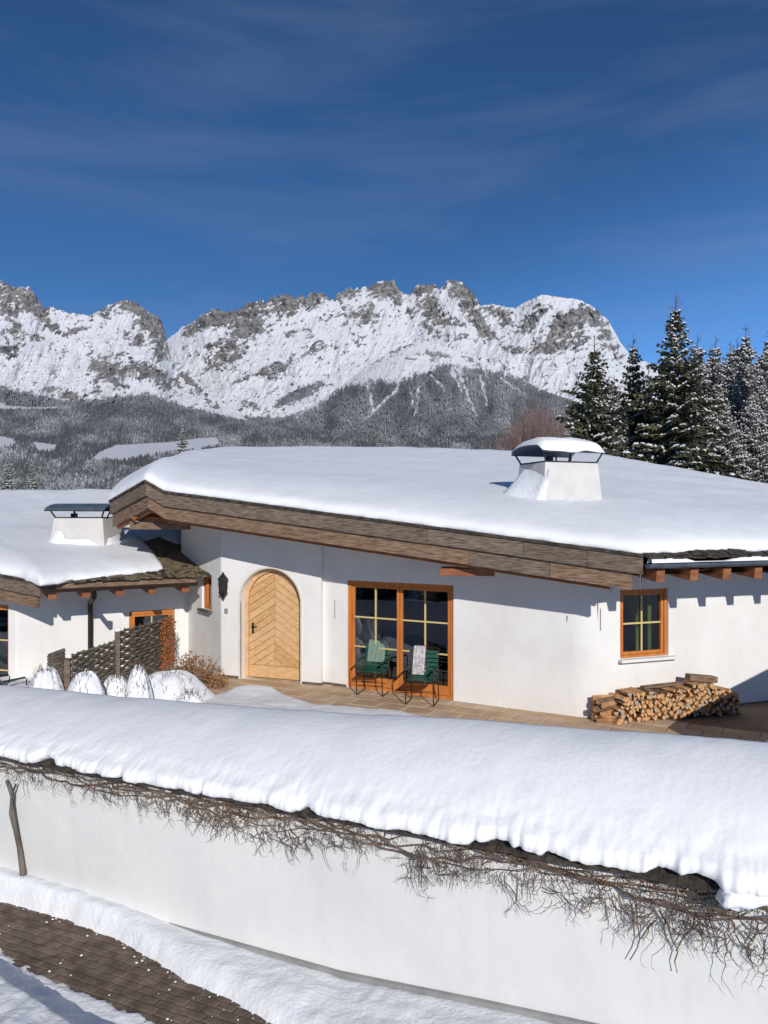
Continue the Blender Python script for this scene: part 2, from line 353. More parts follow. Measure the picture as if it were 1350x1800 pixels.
ROCK_A = [(350, 572, 34, 11, -32, .9), (385, 560, 26, 17, -10, 1), (437, 550, 34, 26, -15, .95), (440, 580, 36, 14, -12, .9), (390, 605, 30, 12, -20, .6), (400, 628, 44, 15, -32, .85), (465, 652, 38, 9, -20, .85),
          (495, 645, 26, 8, -35, .6), (505, 535, 30, 22, -10, 1), (553, 525, 24, 15, -8, 1), (510, 585, 22, 6, -25, .7), (548, 614, 24, 10, -30, .75), (545, 590, 20, 6, -30, .4), (611, 517, 20, 14, 0, 1), (600, 548, 26, 8, -30, .5),
          (632, 553, 32, 16, -20, .85), (668, 510, 24, 15, 0, .95), (692, 508, 13, 18, 0, .95), (655, 560, 16, 14, 0, .7), (700, 530, 9, 9, 0, .8), (742, 506, 24, 10, -15, .9), (758, 538, 18, 24, -12, 1.15),
          (803, 510, 20, 16, 0, .9), (822, 532, 18, 26, -15, .9), (722, 547, 12, 7, 20, .8), (757, 580, 34, 7, 35, .85), (796, 568, 26, 9, 5, .75), (812, 592, 24, 7, 10, .7), (770, 560, 26, 9, 0, .5), (868, 545, 22, 13, 0, .8), (856, 585, 26, 13, 42, 1),
          (845, 570, 10, 18, -12, .8), (888, 562, 12, 20, -18, .9), (905, 614, 24, 7, 12, .9), (930, 568, 24, 13, -42, 1.1), (950, 545, 10, 14, -20, .9), (985, 572, 42, 17, -38, 1.1), (1015, 552, 32, 12, -20, .9), (968, 612, 32, 11, -5, 1.1), (1010, 595, 26, 18, 0, .8),
          (1062, 585, 16, 34, -12, .65), (1040, 560, 18, 18, 0, .7), (1085, 615, 12, 24, -20, .5), (620, 600, 60, 5, -25, .3), (335, 585, 14, 8, -30, .7)]
def rockA(x, y, ys):
    h = y - ys; wx = x + 7 * (fbm(x / 14., y / 14., 3, 101) - .5); wy = y + 7 * (fbm(x / 14., y / 14., 3, 105) - .5)
    z = np.clip(rots(wx, wy, ROCK_A), 0, 1.25) - .08 + .40 * np.exp(-(h / 9.0) ** 2) * sst(300, 350, x) * (1 - sst(835, 870, x))
    u = x * .86 - y * .5; v = x * .5 + y * .86
    n2 = fbm(u / 9.0, v / 4.2, 5, 11, .72)
    return sst(.0, .13, .66 * z + 1.85 * (n2 - .5) - .245)
def woodA(x, y):
    b = rots(x, y, [(540, 688, 40, 12, -28, 1.1), (505, 700, 34, 8, -30, 1.0), (440, 712, 26, 8, 15, .9), (430, 740, 60, 9, 0, 1), (520, 750, 120, 14, 0, 1.2), (700, 740, 200, 30, 0, 1.2)])
    return sst(.32, .5, b * .6 + 1.1 * (fbm(x / 4, y / 4, 4, 21, .75) - .5))
massif('mountain', 120, 1620, 1150, 300, SKY_A, lambda x: 3.4 * sst(300, 370, x) * (1 - sst(825, 850, x)) + 1.3,
       [(0, 800), (1700, 800)], lambda x: 5800 + 200 * np.sin(x / 90.0), lambda x: 4500 + x * 0, 250, 70, rockA, woodA, 5)
ROCK_B = [(12, 512, 24, 20, 0, .95), (52, 530, 24, 20, 35, 1.1), (76, 555, 14, 12, 30, 1), (15, 545, 20, 16, 0, .8), (22, 580, 18, 16, 0, .9), (8, 615, 24, 12, 10, .95), (35, 600, 14, 10, 30, .5), (90, 573, 16, 9, 0, .9), (125, 583, 30, 6, -10, 1.05),
          (68, 594, 14, 7, 25, .9), (185, 548, 22, 7, 0, .7), (228, 538, 30, 12, 0, .95), (258, 560, 26, 22, 30, .95), (242, 598, 22, 12, 30, .85), (276, 590, 16, 28, -8, 1.0), (285, 620, 16, 14, 0, .8), (178, 645, 22, 20, 0, .95), (205, 660, 20, 24, 20, .8),
          (168, 680, 10, 14, 0, .7), (250, 652, 30, 16, 0, .9), (290, 668, 26, 13, 20, .95), (335, 672, 34, 6, 42, .9), (365, 705, 30, 4, 42, .6), (110, 692, 46, 12, 15, .65), (215, 625, 26, 8, 10, .4), (-60, 540, 60, 30, 0, .8), (-120, 600, 60, 20, 0, .7)]
def rockB(x, y, ys):
    h = y - ys; wx = x + 7 * (fbm(x / 14., y / 14., 3, 111) - .5); wy = y + 7 * (fbm(x / 14., y / 14., 3, 115) - .5)
    z = np.clip(rots(wx, wy, ROCK_B), 0, 1.25) - .08 + .32 * np.exp(-(h / 8.0) ** 2)
    n2 = fbm((x * .9 - y * .4) / 8.0, (x * .4 + y * .9) / 4.6, 5, 31, .72)
    return sst(.0, .13, .66 * z + 1.85 * (n2 - .5) - .245)
def woodB(x, y):
    b = sst(-14, 14, y - interp(x, [(-350, 690), (0, 682), (60, 700), (150, 704), (260, 692), (330, 716), (390, 728), (480, 760)]))
    b2 = blobs(x, y, [(340, 690, 40, 14, .7), (300, 668, 25, 10, .6), (200, 660, 30, 20, .4), (50, 690, 60, 14, .6)])
    return sst(.4, .6, b + b2 * .6 + 1.0 * (fbm(x / 3.5, y / 3.5, 4, 41, .75) - .5))
massif('mountain', -350, 480, 640, 240, SKY_B, lambda x: 2.4 + 0 * x, [(-400, 800), (600, 800)],
       lambda x: 4600 - 500 * sst(280, 480, x), lambda x: 3700 + 0 * x, 180, 60, rockB, woodB, 17)
# forested spur in the middle
SKY_C = [(420, 790), (450, 755), (480, 742), (530, 722), (570, 700), (600, 678), (640, 648), (680, 620), (720, 604), (750, 602), (790, 610), (830, 628), (870, 645), (910, 662), (950, 684), (1000, 702),
         (1060, 715), (1150, 725), (1300, 735), (1600, 750)]
def rockC(x, y, ys): return sst(.0, .14, .62 * rots(x, y, [(700, 610, 30, 8, -15, 1), (765, 622, 26, 6, 12, 1), (660, 635, 24, 7, -35, .8), (830, 635, 24, 5, 25, .8), (720, 630, 60, 8, 0, .4)]) + 1.75 * (fbm(x / 7, y / 4, 5, 51, .72) - .5) - .36)
def streaks(x, y):
    s = 0
    for (xa, ya, xb, yb, wd) in ((805, 650, 838, 732, 5), (760, 660, 785, 690, 3), (845, 660, 858, 720, 3.4), (645, 668, 656, 722, 4), (700, 682, 640, 738, 4.5), (580, 690, 520, 735, 4),
                                 (735, 680, 732, 725, 3), (706, 655, 700, 690, 3), (880, 664, 916, 690, 3), (792, 648, 812, 690, 4), (520, 715, 522, 742, 4), (722, 690, 730, 730, 2.5), (850, 645, 862, 672, 2.5)):
        t = np.clip(((x - xa) * (xb - xa) + (y - ya) * (yb - ya)) / ((xb - xa) ** 2 + (yb - ya) ** 2), 0, 1)
        d = np.hypot(x - (xa + t * (xb - xa)), y - (ya + t * (yb - ya)))
        s = np.maximum(s, np.exp(-(d / (wd * (.95 - .55 * t))) ** 2))
    return s
def woodC(x, y):
    ys = interp(x, SKY_C)
    line = interp(x, [(420, 770), (480, 738), (560, 715), (600, 682), (650, 668), (690, 672), (740, 655), (780, 640), (830, 646), (870, 652), (900, 660), (960, 685), (1100, 715), (1600, 740)])
    st_ = streaks(x + 9 * (fbm(x / 9, y / 9, 3, 61) - .5), y) * (.7 + .8 * fbm(x / 5, y / 5, 3, 63))
    return (1 - .9 * sst(.40, .80, st_ + .9 * (fbm(x / 3.5, y / 5, 4, 67, .7) - .5))) * sst(.35, .6, .42 + (y - line) / 22. + 1.5 * (fbm(x / 4, y / 5, 4, 71, .75) - .5))
massif('mountain_spur', 420, 1600, 900, 130, SKY_C, lambda x: 1.8 + 0 * x, [(400, 815), (1700, 815)],
       lambda x: 4200 + 0 * x, lambda x: 3100 + 0 * x, 70, 50, rockC, woodC, 23)

# ------------------------------------------------------------------ wooded foothills + forest of small trees
TOP_F = [(-400, 700), (-100, 700), (0, 704), (60, 712), (150, 712), (240, 706), (330, 722), (400, 736), (450, 744), (560, 748), (700, 752), (850, 748), (1000, 744), (1300, 752), (1700, 770)]
MEAD = [[(150, 818), (172, 796), (205, 782), (300, 777), (345, 771), (380, 768), (392, 784), (345, 796), (300, 800), (250, 806), (215, 818), (190, 812)],
        [(-60, 770), (0, 767), (22, 770), (30, 784), (-10, 794), (-60, 796)], [(55, 776), (100, 782), (96, 796), (66, 797)],
        [(-80, 700), (0, 712), (60, 716), (108, 714), (100, 718), (0, 720), (-80, 714)], [(-5, 686), (12, 690), (8, 716), (-5, 716)]]
def inpoly(x, y, poly):
    c = np.zeros(np.shape(x), bool); n = len(poly)
    for i in range(n):
        xa, ya = poly[i]; xb, yb = poly[(i + 1) % n]
        if ya == yb: continue
        c ^= ((ya > y) != (yb > y)) & (x < (xb - xa) * (y - ya) / (yb - ya) + xa)
    return c
def hillD(x, y):
    t = np.clip((908 - y) / (908 - interp(x, TOP_F)), 0, 1)
    return 700 * (4100 / 700.) ** (t ** .8) + 60 * (fbm(x / 60., y / 20., 3, 81) - .5) * t
xs = np.linspace(-400, 1700, 900); t = np.linspace(0, 1, 130)
Xg, Tg = np.meshgrid(xs, t); Yg = 909 + (interp(xs, TOP_F)[None] - 909) * Tg
Dg = hillD(Xg, Yg); V = dir3(Xg, Yg) * Dg[..., None]; V[..., 2] += CAMZ
b = V[-1:].copy(); b[..., :2] *= 1.1; b[..., 2] -= 200; V = np.concatenate([V, b], 0)
md = np.zeros(Xg.shape, bool)
for m_ in MEAD: md |= inpoly(Xg, Yg, m_)
wd_ = np.where(md, 0.0, .9); wd_ = np.concatenate([wd_, wd_[-1:]], 0)  # ground under trees coloured grey for shrub and forest-floor shade, meadows stay snow
tag(npmesh('hillside', V.reshape(-1, 3), gridfaces(V.shape[0], len(xs)), mtn, {'rock': wd_ * 0, 'wood': wd_}, smooth=True), kind='structure')

def cones(name, bx, by, D, h, wdt, frost, sides=5):
    n = len(bx); base = dir3(bx, by) * D[:, None]; base[:, 2] += CAMZ
    rg = np.random.RandomState(len(name) + n); tiers = ((0.0, 1.0, .55), (.34, .72, .82), (.62, .42, 1.0))
    V = []; FQ = []; A = []; off = 0
    for (zb, rr, zt) in tiers:
        ph = rg.rand(n) * 6.28
        for k in range(sides):
            a = ph + 2 * math.pi * k / sides; rad = wdt * rr * (0.75 + .5 * rg.rand(n))
            V.append(np.stack([base[:, 0] + rad * np.cos(a), base[:, 1] + rad * np.sin(a), base[:, 2] + h * (zb + .08 * rg.rand(n))], 1))
            A.append(np.clip(frost * (0.2 + 1.7 * rg.rand(n) ** 2), 0, 1))
        V.append(np.stack([base[:, 0], base[:, 1], base[:, 2] + h * zt], 1)); A.append(np.clip(frost * (.2 + 1.2 * rg.rand(n)), 0, 1))
    V = np.stack(V, 1); A = np.stack(A, 1); per = V.shape[1]
    fl = []
    for q in range(len(tiers)):
        o = q * (sides + 1)
        for k in range(sides): fl.append((o + k, o + (k + 1) % sides, o + sides))
    FQ = (np.arange(n)[:, None, None] * per + np.array(fl)[None]).reshape(-1, 3)
    return V.reshape(-1, 3), FQ, A.reshape(-1)
rg = np.random.RandomState(3)
def scatter(n, x0, x1, dens=None):
    x = rg.uniform(x0, x1, n); u = rg.rand(n); yt = interp(x, TOP_F); y = yt + (870 - yt) * u ** 1.15
    return x, y
x, y = scatter(72000, -330, 1560)
keep = np.ones(len(x), bool)
for m_ in MEAD: keep &= ~inpoly(x, y, m_)
x = x[keep]; y = y[keep]; D = hillD(x, y)
hpx = 4.6 + 10.5 * sst(740, 860, y)
h = hpx * (0.6 + .6 * rg.rand(len(x))) * D / F
fr = np.clip(.20 + .9 * (fbm(x / 40., y / 16., 3, 93) - .5) + .12 * rg.randn(len(x)), .04, .85)
V1, F1, A1 = cones('f1', x, y, D, h, h * (.24 + .08 * rg.rand(len(x))), fr)
f_ = npmesh('far_forest', V1, F1, forestm, {'frost': A1}, smooth=False); tag(f_, 'snow dusted conifer forest covering the valley slopes below the peaks', 'forest', kind='stuff')
# trees on the spur and under the left massif
def on_massif(idx, sk, yb0, D1, D0, pw, xx, yy):
    ys = interp(xx, sk); t = np.clip((yb0 - yy) / (yb0 - ys), 0, 1); return D0(xx) + (D1(xx) - D0(xx)) * t ** pw
x = rg.uniform(440, 1450, 30000); ys_ = interp(x, SKY_C); y = ys_ + (800 - ys_) * rg.rand(len(x)) ** 1.0 + 2
k = (rg.rand(len(x)) < woodC(x, y) * .95 + .012); x = x[k]; y = y[k]
D = on_massif(0, SKY_C, 815, lambda q: 4200 + 0 * q, lambda q: 3100 + 0 * q, .8, x, y) - 45
h = (4.2 + 1.6 * rg.rand(len(x))) * D / F
fr = np.clip(.30 + .9 * (fbm(x / 30., y / 30., 3, 95) - .5), .04, .8)
V2, F2, A2 = cones('f2', x, y + 1, D, h, h * .2, fr, 4)
x = rg.uniform(-320, 470, 9000); y = rg.uniform(640, 770, len(x)); k = (rg.rand(len(x)) < woodB(x, y) * .9 + .02) & (y > interp(x, SKY_B) + 6); x = x[k]; y = y[k]
D = on_massif(0, SKY_B, 800, lambda q: 4600 - 500 * sst(280, 480, q), lambda q: 3700 + 0 * q, .8, x, y) - 70
h = (4.0 + 1.6 * rg.rand(len(x))) * D / F
V3, F3, A3 = cones('f3', x, y + 1, D, h, h * .2, np.full(len(x), .3), 4)
f2 = npmesh('mountain_forest', np.concatenate([V2, V3]), np.concatenate([F2, F3 + len(V2)]), forestm, {'frost': np.concatenate([A2, A3])}, smooth=False)
tag(f2, 'grey conifer forest climbing the lower mountain flanks and the central spur', 'forest', kind='stuff')

# ================================================================== GROUND
gm = MB(); rr = [0, 30, 60, 120, 400, 1500, 5000, 14000]
rings = []
for r_ in rr: rings.append([(r_ * math.cos(a), r_ * math.sin(a), -1.45) for a in np.linspace(0, 2 * math.pi, 49)])
gm.grid(rings)
tag(gm.build('snow_ground', snow, smooth=False), kind='structure')

# ================================================================== MAIN HOUSE
house = empty('alpine_house', (0, 15, 0))
tag(house, 'large white plastered chalet with arched wooden door and low snow laden roof', 'house')
P0 = P(193, 882, 16.3); P1 = P(256, 846, 15.0); P2 = P(288, 865, 14.9); P3 = P(1130, 977, 11.2)
gd = Vector((0.94, 0.34, 0)).normalized()
P4 = P3 + gd * 9.0
pn = (P3 - P2).cross(gd).normalized()
if pn.z < 0: pn = -pn
def roofz(X, Y): return P3.z - (pn.x * (X - P3.x) + pn.y * (Y - P3.y)) / pn.z

A_ = Vector((-3.37, 15.87, 0)); L2 = Vector((-4.7, 17.8, 0)); B_ = Vector((-1.23, 15.07, 0)); B2 = Vector((-1.2, 15.2, 0)); Q = Vector((3.45, 12.6, 0))
dQ = (Q - B2).normalized(); WR = Q + gd * 8.0
def fillet(a, q, b, r, n=10):
    d1 = (a - q).normalized(); d2 = (b - q).normalized(); th = d1.angle(d2); tl = r / math.tan(th / 2)
    p1 = q + d1 * tl; p2 = q + d2 * tl; c = q + (d1 + d2).normalized() * (r / math.sin(th / 2))
    out = []
    for i in range(n + 1):
        k = i / n; v = (p1 - c).lerp(p2 - c, k).normalized() * r; out.append(c + v)
    return out
fil = fillet(B2, Q, WR, 0.85, 40); filA = fillet(L2, A_, B_, 0.10, 6)

class Frame:                                     # wall-local frame: s along, z up, o towards the viewer
    def __init__(s, p0, p1):
        s.p = Vector((p0.x, p0.y, 0)); s.d = (Vector((p1.x, p1.y, 0)) - s.p); s.len = s.d.length; s.d.normalize(); s.n = Vector((s.d.y, -s.d.x, 0))
        s.ang = math.atan2(s.d.y, s.d.x)
    def at(s, a, z, o=0): return s.p + s.d * a + s.n * o + Vector((0, 0, z))
def wall_seg(mb, p0, p1, zb, ztop, holes=(), depth=0.22, rmi=0):
    fr = Frame(p0, p1); Ls = fr.len
    outline = [(0, zb), (Ls, zb), (Ls, ztop(p1)), (0, ztop(p0))]
    loops = [[Vector((a, b, 0)) for a, b in outline]] + [[Vector((a, b, 0)) for a, b in h] for h in holes]
    tris = tessellate_polygon(loops); flat = [v for l in loops for v in l]
    vs = [fr.at(v.x, v.y) for v in flat]
    fs = []
    for t_ in tris:
        a, b, c = (flat[i] for i in t_)
        if abs((b - a).cross(c - a).z) < 1e-9: continue
        fs.append(tuple(t_) if (b - a).cross(c - a).z > 0 else tuple(reversed(t_)))
    mb.add(vs, fs)
    for h in holes:
        n = len(h); vs = [fr.at(a, b) for a, b in h] + [fr.at(a, b, -depth) for a, b in h]
        mb.add(vs, [(i, (i + 1) % n, (i + 1) % n + n, i + n) for i in range(n)], rmi)
    return fr
def wall_strip(mb, pts, zb, ztop):
    mb.grid([[Vector((p.x, p.y, zb)) for p in pts], [Vector((p.x, p.y, ztop(p))) for p in pts]])
def rect(s0, s1, z0, z1): return [(s0, z0), (s1, z0), (s1, z1), (s0, z1)]
def arch(s0, s1, z0, zt, n=20):
    c = (s0 + s1) / 2; r = (s1 - s0) / 2; zs = zt - r
    return [(s0, z0), (s1, z0)] + [(c + r * math.cos(math.pi * k / n), zs + r * math.sin(math.pi * k / n)) for k in range(n + 1)]
ztw = lambda p: roofz(p.x, p.y) - 0.42
wm = MB()
frS = wall_seg(wm, L2, filA[0], -1.2, ztw, [rect(L2.__sub__(A_).length - 0.10 - .96, L2.__sub__(A_).length - 0.10 - .40, 1.32, 2.07)], .16)
wall_strip(wm, filA, -1.2, ztw)
frD = wall_seg(wm, filA[-1], B_, 0, ztw, [arch(.43, 1.80, 0.0, 2.27)], .28)
wall_strip(wm, [B_, B2], 0, ztw)
frF = wall_seg(wm, B2, fil[0], 0, ztw, [rect(.552, 2.807, 0.0, 2.08)], .13)
wall_strip(wm, fil, 0, ztw)
WO = (fil[-1] - Q).length
frW = wall_seg(wm, fil[-1], WR, 0, ztw, [rect(.506 - WO, 1.495 - WO, .955, 2.10)], .14)
# hidden back of the house
bk = [WR, Vector((6, 22, 0)), Vector((-5, 25, 0)), L2]
wall_strip(wm, bk, -1.2, lambda p: 2.4)
wm.build('wall', plaster, house)
# plinth strips
pm = MB()
pl = [filA[-1], frD.at(.42, 0)]
pm.sweep(pl, prof_rect(-.02, .012, -.3, .05)); pm.build('plinth', plinth, house); pm = MB()
pm.sweep([frD.at(1.81, 0), B_ + Vector((0.0, 0.0, 0)), B2 + Vector((0, -.0, 0)), frF.at(.54, 0)], prof_rect(-.02, .012, -.3, .05))
pm.build('plinth', plinth, house)

def add_window(fr, s0, s1, z0, z1, name, parent, cols=2, rows=2, leaves=1, fw=.07, recess=.12, fm=None, bottom_panel=0.0, label=None, midw=.12, open_only=False):
    fm = fm or framewood
    f = MB(); rot = fr.ang; base = -recess
    def bx(a0, a1, b0, b1, o0, o1, mb=f, mi=0):
        mb.box(fr.at((a0 + a1) / 2, (b0 + b1) / 2, (o0 + o1) / 2), (a1 - a0, abs(o1 - o0), b1 - b0), rot, mi)
    bx(s0 + .002, s0 + fw, z0 + .002, z1 - .002, base, base + .07); bx(s1 - fw, s1 - .002, z0 + .002, z1 - .002, base, base + .07)
    bx(s0 + fw, s1 - fw, z1 - fw, z1 - .002, base, base + .07); bx(s0 + fw, s1 - fw, z0 + .002, z0 + fw * .8, base, base + .07)
    lw = (s1 - s0 - 2 * fw) / leaves; panes = []
    for k in range(leaves):
        a0 = s0 + fw + k * lw + .004; a1 = a0 + lw - .008; sf = .055
        bx(a0, a0 + sf, z0 + fw * .8, z1 - fw - .003, base - .01, base + .05); bx(a1 - sf, a1, z0 + fw * .8, z1 - fw - .003, base - .01, base + .05)
        bx(a0 + sf, a1 - sf, z1 - fw - sf - .003, z1 - fw - .003, base - .01, base + .05); bx(a0 + sf, a1 - sf, z0 + fw * .8 + .003, z0 + fw * .8 + sf + bottom_panel, base - .01, base + .05)
        panes.append((a0 + sf, a1 - sf, z0 + fw * .8 + sf + bottom_panel, z1 - fw - sf - .003))
    fo = f.build(name, fm, parent, bevel=.006)
    if label: fo['label'] = label
    for (a0, a1, b0, b1) in panes:
        g = MB(); g.add([fr.at(a0, b0, base + .01), fr.at(a1, b0, base + .01), fr.at(a1, b1, base + .01), fr.at(a0, b1, base + .01)], [(0, 1, 2, 3)])
        g.build('pane', glass, fo)
        for c in range(1, cols):
            mm = MB(); q = a0 + (a1 - a0) * c / cols; bx(q - .014, q + .014, b0, b1, base + .016, base + .036, mm); mm.build('muntin', yellowp, fo)
        for r_ in range(1, rows):
            mm = MB(); q = b0 + (b1 - b0) * r_ / rows; bx(a0, a1, q - .014, q + .014, base + .019, base + .040, mm); mm.build('muntin', yellowp, fo)
    return fo
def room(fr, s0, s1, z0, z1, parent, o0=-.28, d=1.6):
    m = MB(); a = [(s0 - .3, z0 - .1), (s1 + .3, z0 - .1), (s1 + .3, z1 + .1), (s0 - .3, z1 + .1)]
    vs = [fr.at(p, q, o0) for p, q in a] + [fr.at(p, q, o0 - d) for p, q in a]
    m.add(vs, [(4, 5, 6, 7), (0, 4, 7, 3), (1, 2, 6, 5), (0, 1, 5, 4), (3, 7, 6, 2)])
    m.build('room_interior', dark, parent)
def curtain(fr, s0, s1, z0, z1, o, parent):
    m = MB(); n = 24
    a = [[fr.at(s0 + (s1 - s0) * i / n, z, o + .02 * math.sin(i * 1.9)) for i in range(n + 1)] for z in (z0, z1)]
    m.grid(a); m.build('curtain', curt, parent, smooth=True)
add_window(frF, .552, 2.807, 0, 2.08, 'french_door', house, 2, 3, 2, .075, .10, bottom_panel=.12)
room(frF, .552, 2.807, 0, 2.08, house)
curtain(frF, .66, .74, .1, 2.0, -.26, house); curtain(frF, 2.55, 2.66, .1, 2.0, -.3, house)
s0, s1 = .506 - WO, 1.495 - WO
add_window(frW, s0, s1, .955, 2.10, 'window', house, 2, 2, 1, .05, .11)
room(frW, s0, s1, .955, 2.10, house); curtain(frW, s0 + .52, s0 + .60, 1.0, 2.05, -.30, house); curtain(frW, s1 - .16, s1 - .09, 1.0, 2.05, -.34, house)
m = MB(); m.box(frW.at((s0 + s1) / 2 + .03, .925, -.02), (s1 - s0 + .16, .28, .05), frW.ang); m.build('window_sill', plaster, house, bevel=.01)
ls = (L2 - A_).length - .10
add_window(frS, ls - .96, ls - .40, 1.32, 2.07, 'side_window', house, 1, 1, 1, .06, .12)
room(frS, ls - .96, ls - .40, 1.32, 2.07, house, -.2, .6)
m = MB(); m.box(frS.at(ls - .68, 1.29, .0), (.66, .2, .05), frS.ang); m.build('window_sill', plinth, house, bevel=.01)

# arched chevron door
def clip_arch(poly, s0, s1, z0, zt):
    A = arch(s0, s1, z0, zt, 24)
    def inside(p, a, b): return (b[0] - a[0]) * (p[1] - a[1]) - (b[1] - a[1]) * (p[0] - a[0]) >= -1e-9
    def inter(p, q, a, b):
        x1, y1, x2, y2 = *p, *q; x3, y3, x4, y4 = *a, *b
        d = (x1 - x2) * (y3 - y4) - (y1 - y2) * (x3 - x4)
        if abs(d) < 1e-12: return q
        t_ = ((x1 - x3) * (y3 - y4) - (y1 - y3) * (x3 - x4)) / d; return (x1 + t_ * (x2 - x1), y1 + t_ * (y2 - y1))
    out = list(poly)
    for i in range(len(A)):
        a, b = A[i], A[(i + 1) % len(A)]
        if math.hypot(a[0] - b[0], a[1] - b[1]) < 1e-6: continue
        inp = out; out = []
        if not inp: break
        for k in range(len(inp)):
            p, q = inp[k - 1], inp[k]
            if inside(q, a, b):
                if not inside(p, a, b): out.append(inter(p, q, a, b))
                out.append(q)
            elif inside(p, a, b): out.append(inter(p, q, a, b))
    return out
D0, D1 = .43, 1.80; dc = (D0 + D1) / 2
def prism(mb, fr, poly, o0, o1, mi=0):
    n = len(poly); vs = [fr.at(a, b, o1) for a, b in poly] + [fr.at(a, b, o0) for a, b in poly]
    mb.add(vs, [tuple(range(n))] + [(i, i + n, (i + 1) % n + n, (i + 1) % n) for i in range(n)], mi)
dm = MB(); rnd = random.Random(4)
da0, da1, dzt = D0 + .09, D1 - .09, 2.17
prism(dm, frD, arch(da0, da1, .01, dzt), -.26, -.235, 2)
pw_ = .135; sl_ = .62
k = -8
while k < 22:
    for sd in (-1, 1):
        z0_ = .26 + k * pw_ * 1.17; g_ = .010
        def zz(off, u): return z0_ + off - u * sl_
        poly = [(dc + sd * .004, zz(g_, 0)), (dc + sd * .80, zz(g_, .80)), (dc + sd * .80, zz(pw_ * 1.17, .80)), (dc + sd * .004, zz(pw_ * 1.17, 0))]
        if sd < 0: poly = poly[::-1]
        poly = clip_arch(poly, da0, da1, .27, dzt)
        if len(poly) > 2: prism(dm, frD, poly, -.235, -.205 + rnd.uniform(-.003, .003), rnd.choice((0, 0, 1)))
    k += 1
prism(dm, frD, clip_arch([(da0, .02), (da1, .02), (da1, .262), (da0, .262)], da0, da1, .01, dzt), -.235, -.198, 0)
door = dm.build('door', [doorwood, doorwood2, oldwood], house, bevel=.004)
# frame ring
fm_ = MB(); ao = arch(D0 + .004, D1 - .004, 0.005, 2.266, 24)[1:]; ai = arch(D0 + .085, D1 - .085, 0.005, 2.185, 24)[1:]
ao.append((D0 + .004, .005)); ai.append((D0 + .085, .005))
for o0, o1, mi in ((-.25, -.17, 0),):
    g1 = [frD.at(a, b, o1) for a, b in ao]; g2 = [frD.at(a, b, o1) for a, b in ai]; g3 = [frD.at(a, b, o0) for a, b in ai]
    fm_.grid([g1, g2, g3])
fm_.build('door_frame', doorwood, door)
hm = MB(); hm.box(frD.at(da0 + .09, 1.02, -.195), (.045, .012, .22), frD.ang); hm.tube([frD.at(da0 + .09, 1.06, -.19), frD.at(da0 + .09, 1.06, -.14), frD.at(da0 + .21, 1.06, -.14)], .010, 6)
hm.build('door_handle', brownmet, door)
# rim of stone round the arch and wall plaque (lantern) and bell
rm = MB(); ao = arch(D0 - .035, D1 + .035, .0, 2.305, 28)[1:]; ai = arch(D0 + .0, D1 - .0, .0, 2.27, 28)[1:]
ao.append((D0 - .035, .0)); ai.append((D0, .0))
rm.grid([[frD.at(a, b, .0) for a, b in ao], [frD.at(a, b, .014) for a, b in ao], [frD.at(a, b, .014) for a, b in ai], [frD.at(a, b, -.05) for a, b in ai]])
rm.build('door_surround', mat('sand_stone_trim', (0.62, 0.56, 0.48), .8, (0.72, .68, .62), 5), house)
lm = MB(); c = frD.at(.10, 1.90, .10)
hexp = [(-.085, -.14), (-.0, -.24), (.085, -.14), (.085, .14), (0, .26), (-.085, .14)]
def lantern_body(mb, fr, s, z, o, k=1):
    prof = [(.012, .28), (.03, .235), (.10, .15), (.115, .12), (.095, .10), (.085, -.12), (.10, -.14), (.05, -.20), (.012, -.27)]
    rings = []
    for r_, dz in prof: rings.append([fr.at(s, z, o) + Vector((math.cos(a), math.sin(a), 0)) * r_ * k + Vector((0, 0, dz * k)) for a in np.linspace(0, 2 * math.pi, 7)])
    mb.grid(rings[::-1])
lantern_body(lm, frD, .10, 1.90, .13); lm.box(frD.at(.10, 1.92, .02), (.06, .05, .18), frD.ang)
lm.build('wall_lantern', darkmet, house)
bm_ = MB(); bm_.box(frD.at(.10, 1.37, .012), (.075, .03, .10), frD.ang); bm_.build('doorbell', greypl, house, bevel=.008)
gm_ = MB(); gm_.box(frF.at(.27, 1.50, .004), (.012, .008, .36), frF.ang); gm_.build('wall_groove', greypl, house)
gp = fil[26]; gm_ = MB(); gm_.box(Vector((gp.x, gp.y - .004, 1.62)), (.014, .012, .36), frW.ang); gm_.build('wall_groove', greypl, house)

# roof slab, fascia, rafters, gutter
roofm = MB()
def inset(p, k): return p + Vector((pn.x, 0, 0)) * 0
front = [P0, P1, P2, P3, P3 + gd * 9]
backp = [P(330, 800, 27), P(385, 800, 27), P(500, 800, 27), P(1050, 812, 24), P(1700, 950, 17)]
top = [p.copy() for p in front]
roofm.grid([[p + Vector((0, 0, -.01)) for p in front], backp], 0)
# soffit following fascia bottom
dn = Vector((0, 0, -.46))
soff_in = [Vector((-6.2, 18.5, P0.z - .3)), Vector((-5.2, 18.0, P1.z - .35)), Vector((-4.6, 17.9, roofz(-4.6, 17.9) - .44)), Vector((3.6, 13.6, roofz(3.6, 13.6) - .44)), Vector((11.5, 17.2, roofz(11.5, 17.2) - .44))]
fo_ = [front[0] + dn + Vector((.1, .1, 0)), front[1] + dn + Vector((.02, .15, 0)), front[2] + Vector((.05, .15, 0)) + dn, front[3] + Vector((-.12, .22, 0)) + Vector((0, 0, -.30)), front[4] + Vector((0, 0, -.30))]
roofm.grid([fo_, soff_in], 1)
roof = roofm.build('roof', [shingle, oldwood2], house)
def board(poly, o0, o1, z0, z1, name, mt, parent, seg=None):
    m = MB(); m.sweep(poly, prof_rect(o0, o1, z0, z1)); return m.build(name, mt, parent, bevel=.004)
rk = [P0, P1, P2, P3]
def sub(poly, maxlen, rnd_):                       # board lengths for visible butt joints
    return poly
